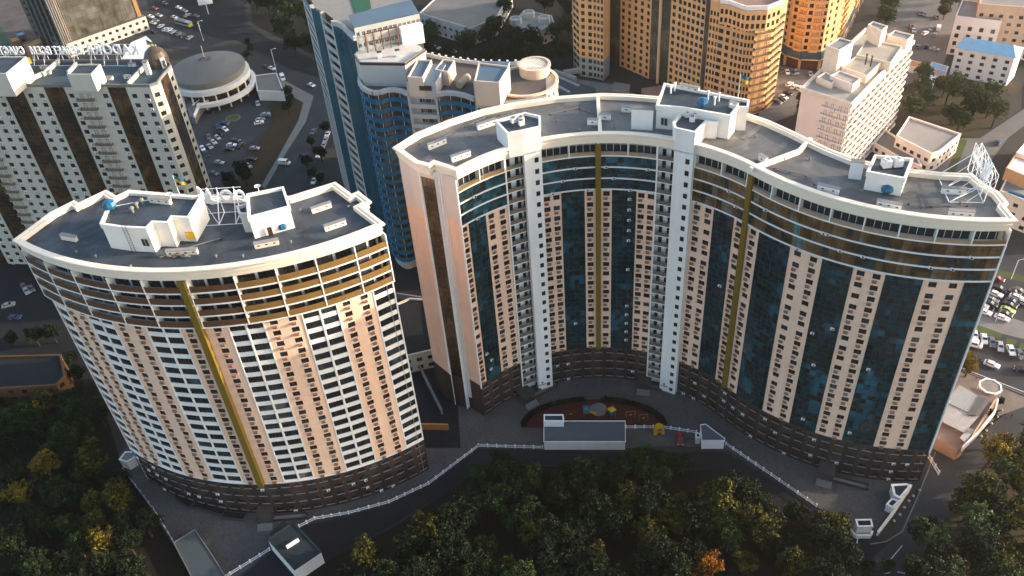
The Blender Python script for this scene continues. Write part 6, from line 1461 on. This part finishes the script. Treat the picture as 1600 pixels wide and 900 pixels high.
place_car(442, 123, (4, 10), 'white', 'white van parked at the right end of the grey canopy', 'vans', 'van'); place_car(487, 134, (14, 6), 'white', 'white car driving downhill past the blue tower junction', 'cars on the roads')
dN = (4, 10)
carset([(1221, 111, 'grey'), (1230, 114, 'white'), (1238, 115, 'grey'), (1244, 114, 'silver'), (1266, 117, 'silver'), (1233, 133, 'white', (12, -8)), (1241, 137, 'white', (12, -8)), (1250, 139, 'white', (12, -8)), (1231, 147, 'black', (12, 5)), (1224, 153, 'white', (12, 5)), (1221, 157, 'black', (12, 5)), (1215, 160, 'grey', (12, 5))], dN, 'between the ochre towers and the slab', 'cars between the ochre towers and the slab')
carset([(1437, 22, 'grey'), (1444, 24, 'grey'), (1463, 28, 'grey'), (1424, 43, 'red'), (1427, 49, 'silver'), (1454, 46, 'silver', (-4, 10)), (1445, 53, 'white', (10, -6)), (1460, 56, 'silver', (4, -10)), (1434, 74, 'grey', (6, -9)), (1447, 74, 'black', (3, -10)), (1460, 78, 'silver', (12, 2))], dN, 'in the hazy square at the top right', 'cars in the hazy square')
place_car(1466, 46, (2, -9), 'white', 'white van standing in the hazy square', 'vans', 'van')
place_car(1513, 148, (14, 3), 'grey', 'dark car in front of the blue roofed house between two tree clumps', 'cars by the villa'); place_car(1559, 224, (5, -10), 'blue', 'dark blue car on the lane beside the cream shopping building', 'cars by the shops')
carset([(690, 78, 'white'), (681, 75, 'silver'), (707, 81, 'silver')], (12, 4), 'among the dark trees behind the blue tower', 'cars among the trees')
carset([(24, 497, 'blue', (14, 0)), (42, 456, 'silver', (5, 8)), (38, 449, 'grey', (5, 8)), (50, 452, 'grey', (5, 8)), (14, 478, 'silver', (12, -3))], (12, 2), 'in the dark gap at the left edge', 'cars in the dark gap')
# bus
a, b = G(272, 35), G(304, 44); d = b-a; c = (a+b)/2; t = thing('bus', 'long grey and yellow bus on the main road behind the round hall', 'bus', (c.x, c.y, 0), math.atan2(d.y, d.x))
q = MB(); q.box((0, 0, 1.7), (12, 2.6, 2.6), MATS['car_silver']); q.box((5.5, 0, 1.3), (1.2, 2.64, 1.8), mat('bus_yellow', (.5, .45, .06), .5)); o = q.build('body'); o.parent = t
q = MB(); q.box((0, 0, 2.1), (11.2, 2.66, .9), carglass); o = q.build('windows'); o.parent = t
q = MB(); q.box((-1, 0, 3.1), (6, 1.6, .3), MATS['grey_capping']); o = q.build('roof_unit'); o.parent = t
for x in (-4, 4):
    for y in (-1.2, 1.2): q = MB(); q.bar((x, y-.1, .5), (x, y+.1, .5), .5, tyre, 12); o = q.build('wheel'); o.parent = t
# ------------------------------------------------------------------ trees
LM = {'dark': leafmat('leaf_dark_green', (.002, .004, .002), (.008, .016, .005), (.032, .050, .012)),
      'green': leafmat('leaf_green', (.004, .009, .003), (.018, .036, .008), (.065, .095, .018)),
      'olive': leafmat('leaf_olive', (.006, .008, .002), (.042, .044, .007), (.15, .125, .014)),
      'yellow': leafmat('leaf_yellow', (.015, .015, .003), (.11, .08, .008), (.32, .22, .014)),
      'orange': leafmat('leaf_orange', (.05, .018, .003), (.26, .09, .008), (.55, .21, .015)),
      'hazy': leafmat('leaf_haze_paled_green', (.015, .026, .010), (.055, .078, .028), (.13, .15, .045))}  # paler greens with haze painted into the leaf colour
bark = mat('bark', (.035, .028, .022), .95, .3, 3)
LN = {'dark': 'dark green', 'green': 'green', 'olive': 'olive green', 'yellow': 'yellow', 'orange': 'orange', 'hazy': 'pale green'}
def crown_data(seed, n=5200, sz=.24):
    r = random.Random(seed); lob = []
    for i in range(r.randint(13, 18)):
        a = r.uniform(0, 6.283); rr = r.uniform(.1, 1)**.6*2.9; z = 5.0+r.uniform(0, 4.2)*(1-.35*rr/2.9); lob.append((Vector((rr*math.cos(a), rr*math.sin(a), z)), r.uniform(.9, 1.75)))
    lob.append((Vector((0, 0, 6.6)), 2.2)); V = []; tot = sum(R*R for _, R in lob)
    for c, R in lob:
        k = int(n*R*R/tot)
        # several twigs per lobe, leaves gathered round each twig
        tw = []
        for j in range(max(6, k//14)):
            v = Vector((r.gauss(0, 1), r.gauss(0, 1), r.gauss(.15, 1))).normalized(); tw.append(c+v*R*r.uniform(.72, 1.12))
        for j in range(k):
            p = r.choice(tw)+Vector((r.gauss(0, .2), r.gauss(0, .2), r.gauss(0, .16)))
            u = Vector((r.gauss(0, 1), r.gauss(0, 1), r.gauss(0, .6))).normalized(); w_ = u.cross(Vector((r.gauss(0, 1), r.gauss(0, 1), r.gauss(0, 1)))).normalized(); s = sz*r.uniform(.55, 1.3)
            V.append((p-u*s, p+w_*s*.55, p+u*s, p-w_*s*.55))
    return V, lob
TD = []
for s in range(5):
    V, lob = crown_data(40+s)
    tm = MB(); r = random.Random(s); n = 7
    def limb(a, b, r0, r1):
        a = Vector(a); b = Vector(b); d = (b-a).normalized(); u = d.orthogonal().normalized(); w_ = d.cross(u)
        for i in range(6):
            t0, t1 = 6.283*i/6, 6.283*(i+1)/6; f = lambda p, rr, t: p+(u*math.cos(t)+w_*math.sin(t))*rr
            tm.face([f(a, r0, t0), f(a, r0, t1), f(b, r1, t1), f(b, r1, t0)], bark)
    limb((0, 0, -.3), (.1, .05, 2.6), .34, .24); limb((.1, .05, 2.6), (0, 0, 6.4), .24, .1)
    for c, R in lob[:9]: limb((.1, .05, 2.4+r.random()*2), c, .14, .04)
    TD.append((V, tm.build('trunk', data_only=True)))
CD = {}
def tree_at(p, sc_, kind, label, group=None, name='tree', shape=None, zs=1.0):
    k = shape if shape is not None else random.randrange(5)
    if (k, kind) not in CD:
        b = MB(); m = LM[kind]
        for q in TD[k][0]: b.face(q, m)
        CD[(k, kind)] = b.build('crown', data_only=True)
    t = thing(name, label, 'tree', (p.x, p.y, -.12), random.uniform(0, 6.28), group); t.scale = (sc_, sc_, sc_*zs)
    a = bpy.data.objects.new('trunk', TD[k][1]); COL.objects.link(a); a.parent = t
    a = bpy.data.objects.new('crown', CD[(k, kind)]); COL.objects.link(a); a.parent = t
def inside(p, poly):
    c = False; n = len(poly)
    for i in range(n):
        a, b = poly[i], poly[i-1]
        if (a[1] > p[1]) != (b[1] > p[1]) and p[0] < (b[0]-a[0])*(p[1]-a[1])/(b[1]-a[1])+a[0]: c = not c
    return c
def wood(pxpoly, gap, kinds, accents, smin, smax, where, group, seed=1, holes=()):
    """kinds: weights; accents: [(x,y,r,kind)] in the photograph where a crown of that colour stands"""
    poly = [(p.x, p.y) for p in GL(pxpoly)]; r = random.Random(seed); y0 = min(p[1] for p in poly); y1 = max(p[1] for p in poly); x0 = min(p[0] for p in poly); x1 = max(p[0] for p in poly)
    y = y0+gap*.5; row = 0
    while y < y1:
        x = x0+(gap*.5 if row % 2 else 0); line = []
        while x < x1:
            p = Vector((x+r.uniform(-.33, .33)*gap, y+r.uniform(-.33, .33)*gap))
            if inside(p, poly):
                s = r.uniform(smin, smax); cx, cy = PX(p, 7*s); gx, gy = PX(p, 0)
                if -50 < cx < 1650 and -60 < cy < 950 and not any(math.hypot(gx-h[0], gy-h[1]) < h[2] for h in holes):
                    k = r.choices([a for a, b in kinds], [b for a, b in kinds])[0]
                    for ax, ay, ar, ak in accents:
                        if math.hypot(cx-ax, cy-ay) < ar: k = ak
                    line.append((p, s, k))
            x += gap
        n = {}
        for i, (p, s, k) in enumerate(line):
            j = n.get(k, 0); n[k] = j+1
            tree_at(p, s, k, '%s %s tree from left in row %d %s' % (ordn(j), LN[k], row+1, where), group, zs=r.uniform(.85, 1.1))
        y += gap*.86; row += 1
    return
woodL = [(-80, 640), (60, 640), (165, 650), (180, 735), (225, 800), (262, 870), (300, 935), (310, 1000), (-100, 1000)]
wood(woodL, 8.0, [('dark', 7), ('green', 2.0), ('olive', .8)], [(45, 725, 26, 'yellow'), (150, 705, 26, 'olive'), (160, 730, 20, 'yellow'), (30, 760, 20, 'yellow'), (140, 790, 26, 'olive'), (155, 850, 24, 'yellow'), (190, 690, 18, 'yellow'), (180, 880, 22, 'olive'), (60, 820, 40, 'dark'), (75, 690, 24, 'green')], .85, 1.35, 'of the lower left wood', 'trees of the lower left wood', 5)
woodM = [(430, 985), (520, 905), (600, 855), (640, 832), (735, 770), (770, 738), (840, 742), (1125, 738), (1222, 796), (1290, 842), (1332, 880), (1300, 1000)]
wood(woodM, 7.7, [('dark', 7), ('green', 3), ('olive', 1.0)], [(1010, 820, 22, 'olive'), (1060, 790, 18, 'olive'), (1130, 800, 24, 'olive'), (1165, 830, 20, 'olive'), (790, 810, 18, 'green'), (945, 870, 22, 'olive'), (760, 860, 15, 'olive'), (1240, 860, 20, 'olive'), (560, 885, 22, 'olive'), (840, 820, 16, 'olive'), (1180, 780, 18, 'green')], .85, 1.4, 'of the wood below the courtyard', 'trees of the wood below the courtyard', 9, holes=((1103, 915, 34), (1110, 950, 45), (1300, 842, 16), (1112, 748, 34)))
woodR = [(1420, 985), (1415, 900), (1450, 860), (1500, 800), (1530, 742), (1580, 700), (1640, 680), (1720, 760), (1700, 1000)]
wood(woodR, 6.9, [('dark', 2), ('green', 3), ('hazy', 3), ('olive', 2)], [(1580, 690, 40, 'olive'), (1550, 700, 20, 'yellow'), (1435, 820, 25, 'dark'), (1500, 760, 14, 'dark')], .9, 1.3, 'on the lower right slope', 'trees of the lower right slope', 4)
for x, y, s, k, lb, z_ in [(1300, 842, 1.0, 'olive', 'olive green tree with sunlit autumn tips standing alone left of the lower right gatehouse', 1), (1282, 828, .75, 'yellow', 'small yellow tree touching the slanting balustrade above the olive one', 1), (1508, 588, .8, 'yellow', 'bright yellow tree half hidden by the right corner of the wavy tower', 1), (1504, 572, .7, 'yellow', 'second yellow tree behind the bright one at the tower corner', 1),
        (1559, 634, .35, 'dark', 'small dark bush beside the octagonal canopy', 1), (1547, 655, .4, 'dark', 'dark bush below the curved white parapet of the restaurant', 1), (1436, 850, 1.0, 'dark', 'round dark tree alone at the edge of the road at lower right', 1), (1506, 790, .65, 'dark', 'small round dark tree at the bend of the lower right road', 1), (1350, 905, .7, 'dark', 'dark shrub like tree at the bottom edge left of the lower right road', 1), (1384, 895, .5, 'green', 'little green tree at the bottom edge beside the road paint', 1),
        (1103, 905, 1.0, 'orange', 'bright orange tree at the bottom edge below the triangular booth', 1), (1060, 900, .9, 'olive', 'olive tree just left of the bright orange one at the bottom', 1),
        (790, 738, .95, 'dark', 'dark tree standing against the straight white balustrade', 1), (1000, 735, .9, 'green', 'green tree covering the right end of the garage front', 1), (975, 742, .85, 'green', 'green tree just left of the one covering the garage end', 1), (1065, 742, .8, 'green', 'green tree below the yellow arch and dark red car', 1), (1030, 738, .85, 'green', 'green tree between those below the garage end and the red car', 1)]:
    tree_at(G(x, y), s, k, lb, zs=z_)
wood([(385, 20), (392, 52), (430, 78), (500, 108), (512, 60), (500, -40), (380, -60)], 16, [('dark', 5), ('green', 2)], [(420, 30, 30, 'green')], 1.4, 2.0, 'of the park left of blue tower', 'trees of the dark park', 2)
wood([(240, -20), (330, -40), (355, 5), (330, 18), (310, 16)], 9, [('dark', 3), ('green', 1)], [], .6, .9, 'by the billboard', 'trees by the billboard', 3)
wood([(668, 55), (735, 78), (780, 45), (805, 55), (838, 68), (888, 52), (893, 118), (850, 128), (800, 112), (700, 110), (670, 100)], 12, [('dark', 5), ('green', 1)], [(880, 40, 18, 'green')], 1.1, 1.6, 'of the park behind blue tower', 'trees of the park behind the blue tower', 6, holes=((695, 78, 14),))
wood([(770, 28), (800, 12), (840, 5), (893, 0), (893, 40), (868, 32), (830, 14), (800, 34)], 12, [('dark', 3), ('green', 3)], [], 1.05, 1.5, 'round the turreted building', 'trees round the turreted building', 8)
wood([(560, -10), (640, -30), (650, -60), (560, -60)], 10, [('dark', 1)], [], .9, 1.2, 'at the very top edge', 'trees at the top edge', 8)
wood([(1405, 150), (1450, 128), (1480, 135), (1480, 158), (1540, 160), (1590, 140), (1600, 165), (1570, 200), (1520, 214), (1410, 190)], 10.5, [('hazy', 4), ('green', 1)], [], 1.1, 1.5, 'behind the pink annex', 'trees in the hazy square', 12)
wood([(1330, 85), (1345, 40), (1375, 5), (1400, -20), (1400, 25), (1392, 45), (1350, 80)], 11, [('hazy', 3), ('olive', 1)], [], 1.1, 1.4, 'behind the pale slab block', 'trees along the avenue', 13)
wood([(1470, 22), (1480, -10), (1500, -10), (1488, 50), (1478, 60)], 8.5, [('olive', 2), ('hazy', 1)], [], .8, 1.1, 'by the pink building', 'trees by the pink building', 14)
wood([(462, 150), (480, 160), (470, 190), (440, 180), (436, 158)], 8, [('dark', 1)], [], .5, .8, 'on the rusty verge', 'trees on the rusty verge', 15)
wood([(497, 195), (515, 190), (505, 290), (475, 300), (480, 240)], 9, [('dark', 1)], [], .5, .8, 'beside the blue tower', 'trees beside the blue tower', 16)
wood([(385, 60), (400, 80), (400, 100), (386, 110), (378, 80)], 8, [('dark', 1), ('green', 1)], [], .5, .7, 'right of the round hall', 'trees right of the round hall', 17)
wood([(350, 290), (380, 275), (400, 285), (390, 310), (350, 312)], 7, [('dark', 1)], [], .7, 1.0, 'behind the bird sign', 'trees behind the bird sign', 18)
wood([(-60, 540), (80, 530), (150, 560), (170, 640), (100, 640), (110, 600), (100, 550), (-60, 552)], 9, [('dark', 1)], [], .7, 1.0, 'of the dark left gap', 'trees in the dark gap', 19)
wood([(1240, 175), (1250, 150), (1262, 150), (1252, 190)], 6, [('green', 1)], [], .6, .8, 'at the pale slab corner', 'trees at the slab corner', 20)
wood([(1495, 243), (1508, 222), (1512, 232), (1495, 262)], 6, [('hazy', 1)], [], .5, .7, 'on the annex lawn', 'trees by the annex', 21)
# people
def person(px, py, top, legs, label):
    p = G(px, py); t = bpy.data.meshes.new('person'); 
    vs = [(0, 0, .95), (0, 0, 1.2), (0, 0, 1.45), (0, 0, 1.58), (0, 0, 1.72), (.2, 0, 1.42), (.27, .05, 1.12), (.27, .15, .88), (-.2, 0, 1.42), (-.27, .05, 1.12), (-.27, .12, .88), (.1, 0, .9), (.11, .1, .5), (.11, .02, .06), (.11, .14, .03), (-.1, 0, .9), (-.11, -.05, .5), (-.11, -.2, .08), (-.11, -.08, .03)]
    es = [(0, 1), (1, 2), (2, 3), (3, 4), (2, 5), (5, 6), (6, 7), (2, 8), (8, 9), (9, 10), (0, 11), (11, 12), (12, 13), (13, 14), (0, 15), (15, 16), (16, 17), (17, 18)]
    rad = [.15, .15, .16, .06, .11, .07, .05, .035, .07, .05, .035, .1, .07, .045, .04, .1, .07, .045, .04]
    t.from_pydata(vs, es, []); o = bpy.data.objects.new('person', t); COL.objects.link(o); m = o.modifiers.new('skin', 'SKIN')
    for i, r in enumerate(rad): t.skin_vertices[0].data[i].radius = (r, r)
    t.skin_vertices[0].data[0].use_root = True
    o.modifiers.new('sub', 'SUBSURF').levels = 1
    t.materials.append(top); o.location = (p.x, p.y, -.08); o.rotation_euler = (0, 0, random.uniform(0, 6)); tag(o, label, 'person', 'people on foot')
cl1 = mat('cloth_dark', (.03, .03, .04), .9); cl2 = mat('cloth_pale', (.5, .45, .42), .9); cl3 = mat('cloth_red', (.35, .05, .04), .9)
person(1524, 594, cl3, cl1, 'person in a pale red top walking on the pavement left of the octagonal canopy')
person(1580, 652, cl1, cl1, 'person in dark clothes walking on the road right of the restaurant')
person(1536, 668, cl1, cl1, 'person in dark clothes on the pavement below the restaurant parapet')
person(946, 622, cl1, cl1, 'person in dark clothes crossing the courtyard behind the playground')
person(1500, 708, cl2, cl1, 'person in pale clothes near the lower right corner of the restaurant')
person(1555, 503, cl2, cl1, 'person in pale clothes between the car park and the green lawn strip')
# fallen leaves marks / stones along the verges at the right
for i, (x, y) in enumerate([(1437, 766), (1427, 775), (1420, 783), (1413, 793), (1406, 804), (1397, 814), (1565, 641), (1558, 652), (1549, 662), (1541, 673), (1533, 682)]):
    p = G(x, y); q = MB(); q.lathe((p.x, p.y), [(.35, -.1), (.4, .15), (.2, .42), (0, .5)], mat('pale_bollard_stone', (.42, .36, .26), .9), 7)
    tag(q.build('bollard'), ('%s pale round stone bollard along the gate wall' % ordn(i) if i < 6 else '%s pale round stone bollard beside the restaurant pavement' % ordn(i-6)), 'bollard', 'pale stone bollards by the kerb')

# ------------------------------------------------------------------ hazy air over the town
hz = MB(); hz.prism([(-1500, -300), (1500, -300), (1500, 1800), (-1500, 1800)], -1.4, 206, None)
hz.m = []; hz.mi = [0]*len(hz.f)
vm = bpy.data.materials.new('haze'); vm.use_nodes = True; vn = vm.node_tree.nodes; vn.clear()
vo = vn.new('ShaderNodeOutputMaterial'); pv = vn.new('ShaderNodeVolumePrincipled'); pv.inputs['Density'].default_value = HAZE; pv.inputs['Anisotropy'].default_value = 0.85
pv.inputs['Color'].default_value = (0.98, 0.93, 0.86, 1); vm.node_tree.links.new(pv.outputs[0], vo.inputs['Volume'])
hz.m = [vm]; hz.build('haze', kind='stuff')
